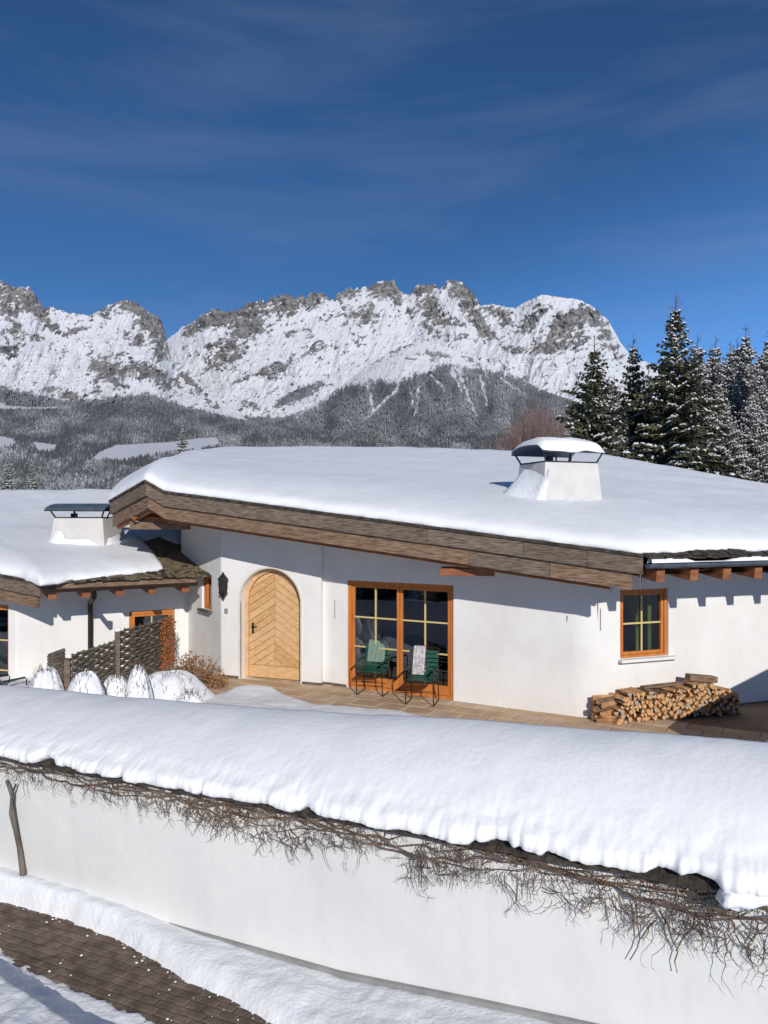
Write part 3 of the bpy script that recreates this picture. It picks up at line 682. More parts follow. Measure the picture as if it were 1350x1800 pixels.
def boards(poly, cuts, o0, o1, z0, z1, name, mts, parent):
    poly = [Vector(p) for p in poly]; n0 = len(poly) - 1; A, B = poly[-2], poly[-1]; prev = poly[:-1]; rq = random.Random(int(abs(o0) * 1000))
    for i, c_ in enumerate(list(cuts) + [1.0]):
        end = A.lerp(B, c_ - (.0004 if c_ < 1 else 0)); m_ = MB(); j_ = rq.uniform(-.004, .004); m_.sweep(prev + [end], prof_rect(o0 + j_, o1 + j_, z0 + rq.uniform(-.004, .004), z1)); m_.build(name, mts[i % len(mts)], parent)
        prev = [A.lerp(B, c_ + .0004)]
def shift_end(poly, k): p = [q.copy() for q in poly]; d = (p[-1] - p[-2]).normalized(); p[-1] = p[-1] + d * k; return p
boards(shift_end(rk, 0), (.40, .62, .80, .91), -.05, .0, -.27, -.005, 'fascia_board', [oldwood], roof)
boards(shift_end(rk, -.16), (.52, .71, .86), -.13, -.06, -.525, -.24, 'fascia_board', [oldwood2, oldwood2, oldwood], roof)
board(shift_end(rk, -.5), -.22, -.15, -.585, -.50, 'fascia_lath', redwood, roof)
board(shift_end(rk, .01), -.03, .03, -.02, .03, 'roof_edge_shingles', shingle, roof)
# gable details under the peak: tie beam, purlins
m = MB(); a = P(232, 918, 15.9); b_ = P(332, 930, 15.6)
m.box((a + b_) / 2, ((b_ - a).length, .16, .16), math.atan2((b_ - a).y, (b_ - a).x)); m.build('purlin', oldwood2, roof, bevel=.01)
m = MB(); a = P(236, 908, 15.6); b_ = Vector((-4.45, 17.7, a.z - .05)); d_ = b_ - a
m.tube([a, b_], .09, 4); m.build('purlin', redwood, roof)
for (xa, ya, dd) in ((800, 1003, 12.75),):
    a = P(770, 1000, 12.75); b_ = P(880, 1012, 12.6)
    mm = MB(); dirn = (b_ - a); dirn.z = 0; dirn.normalize()
    c0 = (a + b_) / 2; mm.box(c0 + Vector((0, .25, 0)), (.9, .55, .12), math.atan2(dirn.y, dirn.x), taper=(1, 1)); mm.build('purlin', redwood, roof, bevel=.01)
# gutter along the right wing
m = MB(); gpl = [P3 + Vector((-.02, .0, 0)) + gd * .03, P3 + gd * 9]
gprof = [(.10 + .065 * math.cos(a), -.12 + .065 * math.sin(a)) for a in np.linspace(math.pi, 2 * math.pi, 9)] + [(.155, -.115), (.10 - .055 * 1, -.115)]
m.sweep(gpl, gprof); m.build('gutter', metal, roof)
# bare shingle courses between snow and gutter
m = MB(); rd = random.Random(5)
for row in range(3):
    s_ = 0.02
    while s_ < 8.5:
        wd = rd.uniform(.07, .13)
        p = P3 + gd * (s_ + wd / 2) + Vector((-.34, .94, 0)) * (row * .09 - .05); p.z += -.02 + row * .045 + rd.uniform(-.012, .012)
        m.box(p, (wd - .008, .16, .022), Matrix.Rotation(math.atan2(gd.y, gd.x), 3, 'Z') @ Matrix.Rotation(R(14 + rd.uniform(-8, 8)), 3, 'X')); s_ += wd
m.build('eave_shingles', shingle, roof)
for i in range(10):
    s_ = .32 + i * .62; p = P3 + gd * s_; inn = Vector((-gd.y, gd.x, 0))
    m = MB(); a = p + inn * .0 + Vector((0, 0, -.30)); b_ = p + inn * 1.55 + Vector((0, 0, -.30 + 1.5 * .13))
    d_ = (b_ - a); pit = math.atan2(d_.z, Vector((d_.x, d_.y, 0)).length)
    m.box((a + b_) / 2, (.15, d_.length, .19), Matrix.Rotation(math.atan2(gd.y, gd.x), 3, 'Z') @ Matrix.Rotation(pit, 3, 'X'))
    m.build('rafter', redwood, roof, bevel=.008)
# icicle-like hanging chain drops
for px_, y0, y1 in ((1127, 1010, 1042), (1074, 1030, 1044)):
    m = MB(); m.tube([P(px_, y0, 11.35), P(px_, y1, 11.35)], [.012, .002], 5); m.build('icicle', glass, roof)

# ------------------------------------------------------------------ roof snow lofts
def resample(pts, n):
    pts = [Vector(p) for p in pts]; d = [0]
    for i in range(1, len(pts)): d.append(d[-1] + (pts[i] - pts[i - 1]).length)
    out = []
    for k in range(n):
        s_ = d[-1] * k / (n - 1); i = 0
        while i < len(d) - 2 and d[i + 1] < s_: i += 1
        f = (s_ - d[i]) / max(1e-9, d[i + 1] - d[i]); out.append(pts[i].lerp(pts[i + 1], f))
    return out
def snow_loft(name, pairs, per, prof, retreat=None, mt=snow_r, seed=0, nv=26, back=1.6, sm=3):
    E = []; Gp = []
    for i in range(len(pairs) - 1):
        (e0, g0), (e1, g1) = pairs[i], pairs[i + 1]; n = per[i]
        for k in range(n):
            f = k / n; E.append(Vector(e0).lerp(Vector(e1), f)); Gp.append(Vector(g0).lerp(Vector(g1), f))
    E.append(Vector(pairs[-1][0])); Gp.append(Vector(pairs[-1][1])); nE = len(E)
    rows = []; b = prof[-1][1]
    for j in range(len(prof) + nv):
        row = []
        for i in range(nE):
            e, g = E[i], Gp[i]; hd = Vector((g.x - e.x, g.y - e.y, 0)); Lh = hd.length; hd.normalize()
            rt = retreat(i / (nE - 1), e) if retreat else 0
            if j < len(prof):
                d_, z_ = prof[j]; d_ += rt
                base = e.z + (g.z - b - e.z) * max(0, d_) / Lh
                row.append(Vector((e.x + hd.x * d_, e.y + hd.y * d_, base + z_)))
            else:
                k = (j - len(prof) + 1) / nv; d_ = prof[-1][0] + rt + (Lh - prof[-1][0] - rt) * k
                base = e.z + (g.z - b - e.z) * d_ / Lh
                row.append(Vector((e.x + hd.x * d_, e.y + hd.y * d_, base + b)))
        rows.append(row)
    a = np.array([[tuple(p) for p in r_] for r_ in rows])
    for _ in range(sm):                                   # soften creases above the lip
        c_ = a.copy(); c_[:, 1:-1] = (a[:, :-2] + 2 * a[:, 1:-1] + a[:, 2:]) / 4
        wgt = np.clip((np.arange(a.shape[0]) - 2) / 5., 0, 1)[:, None, None]; a = a * (1 - wgt) + c_ * wgt
    nf = fbm(a[..., 0] / .9, a[..., 1] / .9, 3, seed) - .5
    n2 = fbm(a[..., 0] / .22 + 3, a[..., 1] / .22 + a[..., 2] / .2, 3, seed + 4) - .5
    lipw = np.exp(-np.arange(a.shape[0]) / 5.)[:, None]
    a[..., 2] += nf * .07 * (1 - lipw) + n2 * .045 * lipw
    a[..., 1] += n2 * .08 * lipw
    bk_ = a[-1:].copy(); bk_[..., 1] += 1.5; bk_[..., 2] -= .35; bk2 = bk_.copy(); bk2[..., 1] += back; bk2[..., 2] -= 2.5
    first = a[:1].copy(); first[..., 1] += .35; first[..., 2] += .0
    a = np.concatenate([first, a, bk_, bk2], 0)
    return npmesh(name, a.reshape(-1, 3), gridfaces(a.shape[0], a.shape[1]), mt, smooth=True)
LIP = [(.04, .0), (.0, .01), (-.025, .05), (-.02, .10), (.02, .15), (.09, .19), (.20, .225), (.36, .26), (.6, .30), (.95, .345), (1.4, .385), (1.9, .41)]
R1 = P(385, 786, 27); R2 = P(890, 785, 26); R3 = P(1050, 797, 24); R4 = P(1350, 850, 19)
P4a = P3 + gd * 2.37; P5 = P3 + gd * 9
R5 = P4a + (R4 - P4a) + gd * 4; R5.z = R4.z - .5
pairs = [(P0, P(330, 792, 27)), (P1, R1), (P2, P(430, 785, 27)), (P2.lerp(P3, .5), P(700, 785, 26.5)), (P3, R3), (P4a, R4), (P5, R5)]
rn = random.Random(1)
def ret_main(f, e):
    q = (e - P3).dot(gd)
    if q < -0.02 or e.x < P3.x - .02: return 0.0
    v = float(fbm(q * 2.2, 3.3, 4, 5, .6)); return .05 + .24 * max(0, v - .40)
ms = snow_loft('roof_snow', pairs, [14, 8, 60, 60, 50, 60], LIP, ret_main, seed=3)
tag(ms, 'thick smooth snow blanket on the roof of the large chalet', 'snow')
# remnant snow strip lying in the gutter
m = MB(); pts = [P3 + gd * (.05 + i * .08) for i in range(110)]
rings = []
for i, p in enumerate(pts):
    k = max(0.15, min(1, 2.4 * (float(fbm(i * .11, 1.7, 3, 8)) - .25)))
    rings.append([p + Vector((gd.y, -gd.x, 0)) * (.09 + .055 * math.cos(a)) + Vector((0, 0, -.10 + .07 * k * math.sin(a))) for a in np.linspace(0, math.pi, 7)])
m.grid(rings); gs = m.build('gutter_snow', snow, smooth=True); tag(gs, 'thin strip of snow left lying in the gutter above the small window', 'snow')

def ray_hit(o, x, y):
    me = o.data; bv = BVHTree.FromPolygons([o.matrix_world @ v.co for v in me.vertices], [tuple(p.vertices) for p in me.polygons])
    d = Vector(((x - 675) / F, 1, -(y - 905) / F)).normalized(); h = bv.ray_cast(Vector((0, 0, CAMZ)), d); return h[0]
bpy.context.view_layer.update()

# ------------------------------------------------------------------ chimneys
def chimney(parent, c, rz, wx, wy, h, skirt, cap_w, cap_d, leg_h, snowcap, name='chimney', flat=False):
    M = Matrix.Rotation(rz, 3, 'Z'); m = MB()
    prof = [(1.04, -.5), (1.02, .0), (1.0, .06), (.965, .45 * h), (.91, h), (.87, h + .001)]
    rings = []
    for k, z in prof:
        r_ = []
        for (a, b) in ((-1, -1), (1, -1), (1, 1), (-1, 1), (-1, -1)):
            r_.append(Vector(c) + M @ Vector((a * wx / 2 * k, b * wy / 2 * k, z)))
        rings.append(r_)
    m.grid(rings); t = rings[-1]; m.add(t[:4], [(0, 1, 2, 3)])
    ch = m.build(name, chplast, parent, bevel=.02)
    rim = MB(); rim.box(Vector(c) + Vector((0, 0, h + .012)), (wx * .9, wy * .9, .02), rz); rim.build('chimney_rim', darkmet, ch)
    zt = h + leg_h
    for (a, b) in ((-1, -1), (-.1, -1), (1, -1), (-1, 1), (1, 1), (.45, 1)):
        lg = MB(); p = Vector(c) + M @ Vector((a * wx * .43, b * wy * .43, h)); q = Vector(c) + M @ Vector((a * wx * .50, b * wy * .50, zt + .01)); lg.tube([p, q], .018, 4); lg.build('cap_leg', darkmet, ch)
    pot = MB(); pot.tube([Vector(c) + M @ Vector((-.22 * wx, -.12 * wy, h)), Vector(c) + M @ Vector((-.22 * wx, -.12 * wy, h + leg_h * .7))], .08, 10); pot.build('flue_pot', darkmet, ch)
    cp = MB(); n = 14; g1 = []; g2 = []
    for sx in (-1, 1):
        for th, gg in ((0, g1), (.022, g2)):
            gg.append([Vector(c) + M @ Vector((sx * cap_w / 2, cap_d / 2 * math.sin(u), zt + th + (.14 if not flat else .16) * (math.cos(u) - math.cos(1.35)) / (1 - math.cos(1.35)))) for u in np.linspace(-1.35, 1.35, n)])
    cp.grid(g2); cp.grid(g1[::-1])
    for k in (0, 1): cp.grid([g1[k], g2[k]])
    cp.build('chimney_cap', metal, ch, smooth=False)
    if snowcap:
        sc = MB(); rows = []
        for sx in np.linspace(-1, 1, 20):
            row = []
            for u in np.linspace(-1.35, 1.35, 16):
                e = (1 - abs(sx) ** 5) ** .5; e2 = max(0, 1 - abs(u / 1.35) ** 4) ** .5
                hh = .14 * e * e2 + .07 * (float(fbm(sx * 2 + 5, u * 2, 3, 7)) - .5)
                row.append(Vector(c) + M @ Vector((sx * cap_w / 2 * .98 - .03, cap_d / 2 * math.sin(u), zt + .024 + hh + .14 * (math.cos(u) - math.cos(1.35)) / (1 - math.cos(1.35)))))
            rows.append(row)
        sc.grid(rows, flip=True); so_ = sc.build('cap_snow', snow, smooth=True)
        tag(so_, 'rounded snow cushion on top of the metal cap of the big chimney', 'snow')
    return ch
hp = ray_hit(ms, 1000, 878)
rz = math.atan2(gd.y, gd.x); sc_ = hp.y / 13.0
cc = hp + Vector((0, .5, 0)) + Vector((-.08, 0, 0)); cc.z = hp.z - .03
chimney(house, cc, rz, 1.16 * sc_, .95 * sc_, .66 * sc_, 0, 1.26 * sc_, 1.10 * sc_, .17, True)
# drift against the left flank of the chimney
m = MB(); M3 = Matrix.Rotation(rz, 3, 'Z'); rows = []
for v in np.linspace(-1, 1, 30):
    row = []
    wv_ = (.30 + .40 * sst(-1, .6, v)) * sst(-1.15, -.8, v); hv_ = .64 * float(sst(-1.25, -.95, v)) * (1 - .35 * float(sst(.5, 1.1, v)))
    for u in np.linspace(0, 1, 24):
        nn_ = float(fbm(u * 7, v * 5, 4, 17, .6)) - .5
        x_ = (-.50 - float(wv_) * u + .05 * nn_) * sc_; y_ = (.50 * v - .03) * sc_
        z_ = (hv_ * (1 - u) ** 1.25 - .04) * sc_ + .12 * nn_ * (1 - u) - .10 * u
        row.append(cc + M3 @ Vector((x_, y_, z_ + (y_ * .12))))
    rows.append(row)
m.grid(rows); dr = m.build('snow_drift', snow_c, smooth=True); tag(dr, 'snow drift banked against the left flank of the big plastered chimney', 'snow')
# collar of snow along its foot
m = MB(); pts = [cc + M3 @ Vector((a, -.56 * sc_ + .02 * math.sin(a * 9), .0)) for a in np.linspace(-.72, .76, 26)]; rings = []
for i, p in enumerate(pts):
    e = math.sin(math.pi * min(1, max(0, i / 25))) ** .5
    rings.append([p + Vector((0, -.30 * math.cos(a) * e, -.10 + (.13 + .03 * math.sin(i * .9)) * math.sin(a) * e - .05 * max(0, math.cos(a)))) for a in np.linspace(0, math.pi, 10)])
m.grid(rings, flip=True); cs = m.build('snow_collar', snow, smooth=True); tag(cs, 'low snow ridge along the front foot of the big chimney', 'snow')

# ================================================================== LEFT HOUSE
house2 = empty('neighbour_house', (-7, 18, 0))
tag(house2, 'lower white plastered chalet at the left edge with exposed rafter ends', 'house')
T_ = Vector((-6.54, 14.6, 2.05)); G2 = Vector((-3.97, 16.2, 2.05)); g2d = (G2 - T_).normalized(); up2 = Vector((-g2d.y, g2d.x, 0)); SL = .165
def roof2(X, Y): return 2.05 + SL * ((X - T_.x) * up2.x + (Y - T_.y) * up2.y)
def on_roof2(x, y):
    a = (x - 675) / F; k = SL * (a * up2.x + up2.y); c0 = 2.05 - SL * (T_.x * up2.x + T_.y * up2.y)
    Y = (CAMZ - c0) / (k + (y - 905) / F); return Vector((a * Y, Y, CAMZ - (y - 905) / F * Y))
W1 = Vector((-4.35, 17.49, 0)); W2 = Vector((-7.45, 15.56, 0)); W3 = W2 + Vector((-.95, .31, 0)).normalized() * 5
ztl = lambda p: roof2(p.x, p.y) - .22
fl2 = fillet(W3, W2, W1, .12, 5)
wl = MB()
frL = wall_seg(wl, W3, fl2[0], -.8, ztl, [rect(5 - .12 - 1.75, 5 - .12 - .08, -.55, 1.52)], .12)
wall_strip(wl, fl2, -.8, ztl)
LW = (fl2[-1] - W1).length
frM = wall_seg(wl, fl2[-1], W1, -.8, ztl, [rect(LW - 1.42, LW - .42, .05, 1.24)], .12)
wl.build('wall', plaster, house2)
e1 = frL.len
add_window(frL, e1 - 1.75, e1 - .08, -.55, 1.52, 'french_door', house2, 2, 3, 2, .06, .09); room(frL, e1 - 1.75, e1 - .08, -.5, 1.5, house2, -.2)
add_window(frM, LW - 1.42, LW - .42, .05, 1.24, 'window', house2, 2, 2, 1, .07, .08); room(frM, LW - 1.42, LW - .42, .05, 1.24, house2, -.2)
rkd = (P2 - P3); rkd.normalize()
TL = T_ + Vector((-.93, .36, .115)) * 5
m = MB(); m.grid([[TL, T_, G2 + g2d * .12], [Vector((-14, 25, 3.9)), Vector((-10, 25, 3.9)), Vector((-4.0, 25, 3.9))]], 0)
m.grid([[TL + Vector((0, .2, -.35)), T_ + Vector((-.05, .15, -.13)), G2 + Vector((0, .08, -.13))], [Vector((-11.5, 18.5, 2.3)), Vector((-7.6, 16.4, 2.25)), Vector((-4.5, 18, 2.25))]], 1)
roofb = m.build('roof', [shingle2, oldwood], house2)
board([TL, T_], -.05, 0, -.26, -.005, 'fascia_board', oldwood, roofb); board([TL, T_ + Vector((-.12, .045, -.014))], -.13, -.06, -.47, -.24, 'fascia_board', oldwood2, roofb)
board([TL, T_], -.03, .03, -.02, .03, 'roof_edge_shingles', shingle, roofb)
m = MB(); m.sweep([T_ + g2d * .03, G2], gprof); m.build('gutter', brownmet, roofb)
m = MB(); m.sweep([T_ + g2d * .05, G2 + g2d * .02], prof_rect(-.10, -.03, -.20, -.01)); m.build('eave_board', oldwood2, roofb)
for px_ in (92, 151, 210, 268, 326):
    a = (px_ - 675) / F; s_ = (T_.x - a * T_.y) / (a * g2d.y - g2d.x); p = T_ + g2d * s_
    m = MB(); q0 = p + up2 * -.02 + Vector((0, 0, -.26)); q1 = p + up2 * 1.5 + Vector((0, 0, -.26 + 1.45 * .11)); d_ = q1 - q0
    m.box((q0 + q1) / 2, (.15, d_.length, .14), Matrix.Rotation(math.atan2(g2d.y, g2d.x), 3, 'Z') @ Matrix.Rotation(math.atan2(.10, 1), 3, 'X')); m.build('rafter', redwood, roofb, bevel=.008)
# shingle courses near the eave and up the bare strip beside the big house
m = MB(); rd = random.Random(15)
for row in range(22):
    s_ = 0.02 if row < 7 else 1.3
    while s_ < 3.3:
        wd = rd.uniform(.07, .15); p = T_ + g2d * (s_ + wd / 2) + up2 * (row * .11 + .0)
        p.z = roof2(p.x, p.y) + .028 + rd.uniform(-.012, .02)
        if (p - Vector((L2.x, L2.y, 0))).dot((Vector((A_.x, A_.y, 0)) - L2).normalized().cross(Vector((0, 0, 1)))) > .0 or True:
            m.box(p, (wd - .008, .17, .022), Matrix.Rotation(math.atan2(g2d.y, g2d.x), 3, 'Z') @ Matrix.Rotation(R(16 + rd.uniform(-9, 9)), 3, 'X'), rd.choice((0, 0, 1)))
        s_ += wd
m.build('eave_shingles', [shingle2, shingle], roofb)
# rain pipe running down the wall
m = MB(); qa = (157 - 675) / F; sp_ = (qa * W2.y - W2.x) / ((W1 - W2).normalized().x - qa * (W1 - W2).normalized().y); pb = W2 + (W1 - W2).normalized() * sp_ + frM.n * .10
pg = on_roof2(165, 1036); m.tube([Vector((pg.x, pg.y, 1.93)), Vector((pg.x, pg.y, 1.80)), Vector((pb.x, pb.y, 1.50)), Vector((pb.x, pb.y, -.8))], .052, 10); m.build('downpipe', brownmet, house2, smooth=True)
# snow on it
LIP2 = [(.03, .0), (0, .015), (-.02, .045), (-.01, .09), (.03, .13), (.10, .165), (.22, .20), (.4, .235), (.7, .27), (1.1, .295), (1.6, .31)]
rid = lambda x, D=25, yy=860: P(x, yy, D)
prs = [(TL, rid(-260)), (T_ + Vector((-.4, .155, .05)), rid(-100)), (on_roof2(72, 1033), rid(-70)), (on_roof2(120, 1025), rid(-55)), (on_roof2(200, 1018), rid(-40)), (on_roof2(288, 1007), rid(20)),
       (on_roof2(276, 988), rid(80)), (on_roof2(258, 973), rid(120)), (on_roof2(285, 968), rid(230)), (Vector((-4.86, 18.2, roof2(-4.86, 18.2))), rid(300)), (Vector((-4.3, 19.3, roof2(-4.3, 19.3))), rid(420))]
def ret2(f, e): return .10 * float(fbm(e.x * 3, e.y * 3, 3, 2))
ls_ = snow_loft('roof_snow', prs, [40, 10, 14, 16, 20, 10, 8, 10, 10, 10], LIP2, ret2, seed=12, sm=2)
tag(ls_, 'snow blanket on the low roof of the left chalet', 'snow')
bpy.context.view_layer.update()
hp2 = ray_hit(ls_, 140, 955); s2 = hp2.y / 13.5
c2 = hp2 + Vector((.02, .45, .03))
chimney(house2, c2, R(-6), .98 * s2, .8 * s2, .42 * s2, 0, 1.10 * s2, 1.05 * s2, .12 * s2, False, flat=True)
m = MB(); rows = []
for a in np.linspace(0, 2 * math.pi, 41):
    row = []
    for u in np.linspace(0, 1, 8):
        cx = math.copysign(abs(math.cos(a)) ** .6, math.cos(a)); cy = math.copysign(abs(math.sin(a)) ** .6, math.sin(a))
        k = 1 + .42 * u + (.25 * u if math.cos(a) < -.3 else 0)
        z_ = .20 * (1 - u) ** 1.6 - .06 - .1 * u + (.18 * (1 - u) ** 1.5 if math.cos(a) < -.4 else 0)
        row.append(c2 + Vector((.50 * s2 * cx * k, .42 * s2 * cy * k, z_ + .42 * s2 * cy * k * .15)))
    rows.append(row)
m.grid(rows, flip=True); o = m.build('snow_drift', snow_c, smooth=True); tag(o, 'snow drift heaped round the foot of the left chimney', 'snow')

# ================================================================== PATIO
PD = Frame(B2, Q)
def tiles(name, org, ang, s0, s1, t0, t1, lw, tw, gap, th, z, mats, keepf, rs, stagger=.5, jit=.004, bev=0):
    m = MB(); rd = random.Random(rs); c_, s_ = math.cos(ang), math.sin(ang); r_ = 0; t_ = t0
    while t_ < t1:
        a = s0 - rd.random() * 0 - (r_ % 2) * stagger * lw
        while a < s1:
            cx = org[0] + (a + lw / 2) * c_ - (t_ + tw / 2) * s_; cy = org[1] + (a + lw / 2) * s_ + (t_ + tw / 2) * c_
            if keepf(cx, cy):
                zz = (z(cx, cy) if callable(z) else z) + rd.uniform(-jit, jit)
                b_ = min(.012, gap * 1.2); hx, hy = (lw - gap) / 2, (tw - gap) / 2; tl = (rd.uniform(-1, 1) * jit, rd.uniform(-1, 1) * jit)
                vs = []
                for (k, dz) in ((1, -th), (1, -b_ * .7), (0, 0)):
                    for (u, v) in ((-1, -1), (1, -1), (1, 1), (-1, 1)):
                        x_ = u * (hx - (b_ if k == 0 else 0)); y_ = v * (hy - (b_ if k == 0 else 0))
                        vs.append((cx + x_ * c_ - y_ * s_, cy + x_ * s_ + y_ * c_, zz + dz + (tl[0] * u + tl[1] * v if dz > -th else 0)))
                fs = [(8, 9, 10, 11)] + [(4 + i, 4 + (i + 1) % 4, 8 + (i + 1) % 4, 8 + i) for i in range(4)] + [(i, (i + 1) % 4, 4 + (i + 1) % 4, 4 + i) for i in range(4)]
                m.add(vs, fs, rd.randrange(len(mats)))
            a += lw
        t_ += tw; r_ += 1
    return m.build(name, mats)
def in_patio(x, y):
    return -5.5 < x < 11 and y < 16.6 and y > 9.0 and (7.3 - .45 * x) < y - .8
pt = tiles('patio', (B2.x, B2.y), PD.ang, -4.2, 13, -5.5, .35, .52, .40, .008, .03, 0.0, [stone, stone2, stone], in_patio, 3)
tag(pt, kind='structure')
m = MB(); pq = [(-6.5, 7.3 + .45 * 6.5 + .5, -.012), (11, 7.3 - .45 * 11 + .5, -.012), (11, 17, -.012), (-6.5, 17, -.012)]; m.add(pq, [(0, 1, 2, 3)])
tag(m.build('patio_base', grout2), kind='structure')

# garden snow height field behind the garden wall
edge_plan = [(-16, 15.0), (-4.6, 15.4), (-4.0, 15.2), (-3.5, 14.6), (-3.2, 13.9), (-2.95, 14.35), (-2.67, 14.72), (-2.1, 14.66), (-1.7, 14.1), (-1.3, 13.62), (-.6, 13.35), (.24, 13.02), (1.2, 12.5), (2.2, 12.0), (3.4, 11.6), (4.4, 11.2), (5.4, 11.2), (6.2, 12.1), (7.2, 12.6), (12, 13.5)]
gx = np.linspace(-16, 10, 300); gy = np.linspace(8.2, 18.2, 240); GX, GY0 = np.meshgrid(gx, gy); GY = (7.75 - .45 * GX) + (18.4 - (7.75 - .45 * GX)) * (GY0 - 8.2) / 10.0
ed = interp(GX, edge_plan) + .10 * (fbm(GX * 3, GY * 3, 3, 2) - .5)
inn = ed - GY
left = 1 - sst(-4.2, -3.4, GX)
Hs = -.10 + .20 * sst(-.02, .35, inn) + .05 * (fbm(GX * 1.5, GY * 1.5, 3, 6) - .5) + .03 * (fbm(GX * 7, GY * 7, 3, 6) - .5)
Hs = Hs + .08 * np.exp(-((GX + 2.4) / .5) ** 2 - ((GY - 14.3) / .4) ** 2)
Hs = Hs + left * .12 * sst(0, 1, inn) + left * (.55 * sst(-.1, .3, 17.6 - GY)) * 0
Hs = Hs + .55 * np.exp(-((GX - 6.75) / .55) ** 2 - ((GY - 11.6) / .6) ** 2)
Hs = np.where(GX < -4.6, np.maximum(Hs, .02 + .05 * fbm(GX * 2, GY * 2, 3, 9)), Hs)
GY2 = GY
o = npmesh('garden_snow', np.stack([GX, GY2, Hs], -1).reshape(-1, 3), gridfaces(len(gy), len(gx)), snow_c, smooth=True); tag(o, kind='structure')

# ================================================================== GARDEN WALL, ITS SNOW AND THE VINE
w0 = Vector((-9, 7.3 + .45 * 9, 0)); w1 = Vector((8, 7.3 - .45 * 8, 0)); GWf = Frame(w0, w1)
gw = empty('garden_wall', (0, 7.3, -1.1)); tag(gw, 'white plastered garden wall with shingled coping running across the foreground', 'wall')
m = MB(); m.sweep([w0, w1], prof_rect(-.35, 0, -1.5, .50)); m.build('wall', plaster2, gw)
m = MB(); pp_ = []
for x_, y_ in ((-100, 1520), (150, 1580), (300, 1622), (450, 1664), (600, 1706), (850, 1756), (1010, 1790), (1200, 1832), (1350, 1865)):
    q_ = (x_ - 675) / F; n_ = GWf.n; Y_ = GWf.p.dot(n_) / (q_ * n_.x + n_.y); pp_.append(Vector((q_ * Y_, Y_, CAMZ - (y_ - 905) / F * Y_)))
m.sweep(pp_, [(.0, -.8), (.03, -.8), (.03, -.01), (.0, .0)]); m.build('wall_plinth', greypl, gw)
m = MB(); rd = random.Random(2); s_ = 0
while s_ < GWf.len:
    wd = rd.uniform(.08, .17)
    for row in range(4):
        m.box(GWf.at(s_ + wd / 2, .505 + row * .075 + rd.uniform(-.008, .008), .10 - row * .16 + rd.uniform(-.02, .02)), (wd - .006, .26, .024), Matrix.Rotation(GWf.ang, 3, 'Z') @ Matrix.Rotation(R(22 + rd.uniform(-5, 5)), 3, 'X'))
    s_ += wd
m.build('coping_shingles', shingle, gw)
m = MB(); m.sweep([w0, w1], prof_rect(-.02, .09, .44, .49)); m.build('coping_board', oldwood, gw)
# snow on coping (wall-local loft)
def crest(s_):                                         # photo x of the crest point -> height
    p = GWf.at(s_, 0, -.95); x_ = 675 + F * p.x / p.y; yy = interp(x_, [(-300, 1185), (0, 1204), (430, 1243), (850, 1266), (1100, 1285), (1350, 1303), (1700, 1340)])
    return CAMZ - (yy - 905) / F * p.y
ns = 1100; ss = np.linspace(.2, GWf.len - .2, ns); rows = []
tt = [0, .012, .03, .05, .075, .10, .125, .15, .18, .21, .245, .28, .32, .36, .405, .45, .495, .54, .585, .63, .675, .72, .76, .80, .84, .87, .90, .93, .97, 1.0]
lipn = fbm(ss * 1.7, ss * 0, 4, 77, .6); lipf = fbm(ss * 4.0, ss * 0 + 3, 4, 78, .6); lipg = fbm(ss * 16.0, ss * 0 + 3, 4, 79, .7)
def lipz(s_, i): return .50 + .30 * (lipn[i] - .5) + .12 * (lipf[i] - .5)
zc_ = [crest(s_) for s_ in ss]
for j, t_ in enumerate([-2, -1] + tt + [1.12, 1.35, 1.7, 2.2]):
    row = []
    for i, s_ in enumerate(ss):
        rt = .15 * float(sst(.52, .66, lipn[i])) + .17 * (lipf[i] - .5) + .035 * (lipg[i] - .5)
        rt = max(-.10, rt)
        o0 = .30 - rt * .5; zl = .50 + rt * .26 + .03
        zc = zc_[i]
        if t_ == -2: q = GWf.at(s_, zl - .02, o0 - .22)
        elif t_ == -1: q = GWf.at(s_, zl - .035, o0 - .05)
        elif t_ <= 1:
            fd = math.exp(-t_ / .07); o0e = .30 + (o0 - .30) * fd; zl = .53 + (zl - .53) * fd; o_ = o0e + (-.95 - o0e) * t_; f = math.sin(math.pi / 2 * t_ ** .92); lip = .10 * (1 - math.exp(-t_ / .04))
            q = GWf.at(s_, zl + lip + (zc - zl - lip) * f, o_ + .05 * math.exp(-((t_ - .03) / .03) ** 2))
        else:
            dz = (t_ - 1) * .9; q = GWf.at(s_, max(-.2, zc - dz * (1 + dz * .4)), -.95 - (t_ - 1) * 1.2)
        row.append(tuple(q))
    rows.append(row)
a = np.array(rows)
wj = np.exp(-np.arange(a.shape[0]) / 5.)[:, None]
n1 = fbm(a[..., 0] * 7, a[..., 1] * 7 + a[..., 2] * 5, 4, 33, .6) - .5; n2 = fbm(a[..., 0] * 1.3, a[..., 1] * 1.3, 3, 34) - .5
drip = fbm(a[..., 0] * 16, a[..., 1] * 16 + a[..., 2] * 12, 4, 35, .65) - .5
a[..., 2] += n1 * (.0025 + .075 * wj) + n2 * .035 * (1 - wj); a[..., 0] += -.41 * (drip * .05 * wj + n1 * .10 * wj); a[..., 1] += -.912 * (drip * .05 * wj + n1 * .10 * wj)
o = npmesh('coping_snow', a.reshape(-1, 3), gridfaces(a.shape[0], ns), snow, smooth=True); tag(o, 'deep rounded snow ridge lying along the top of the garden wall', 'snow')
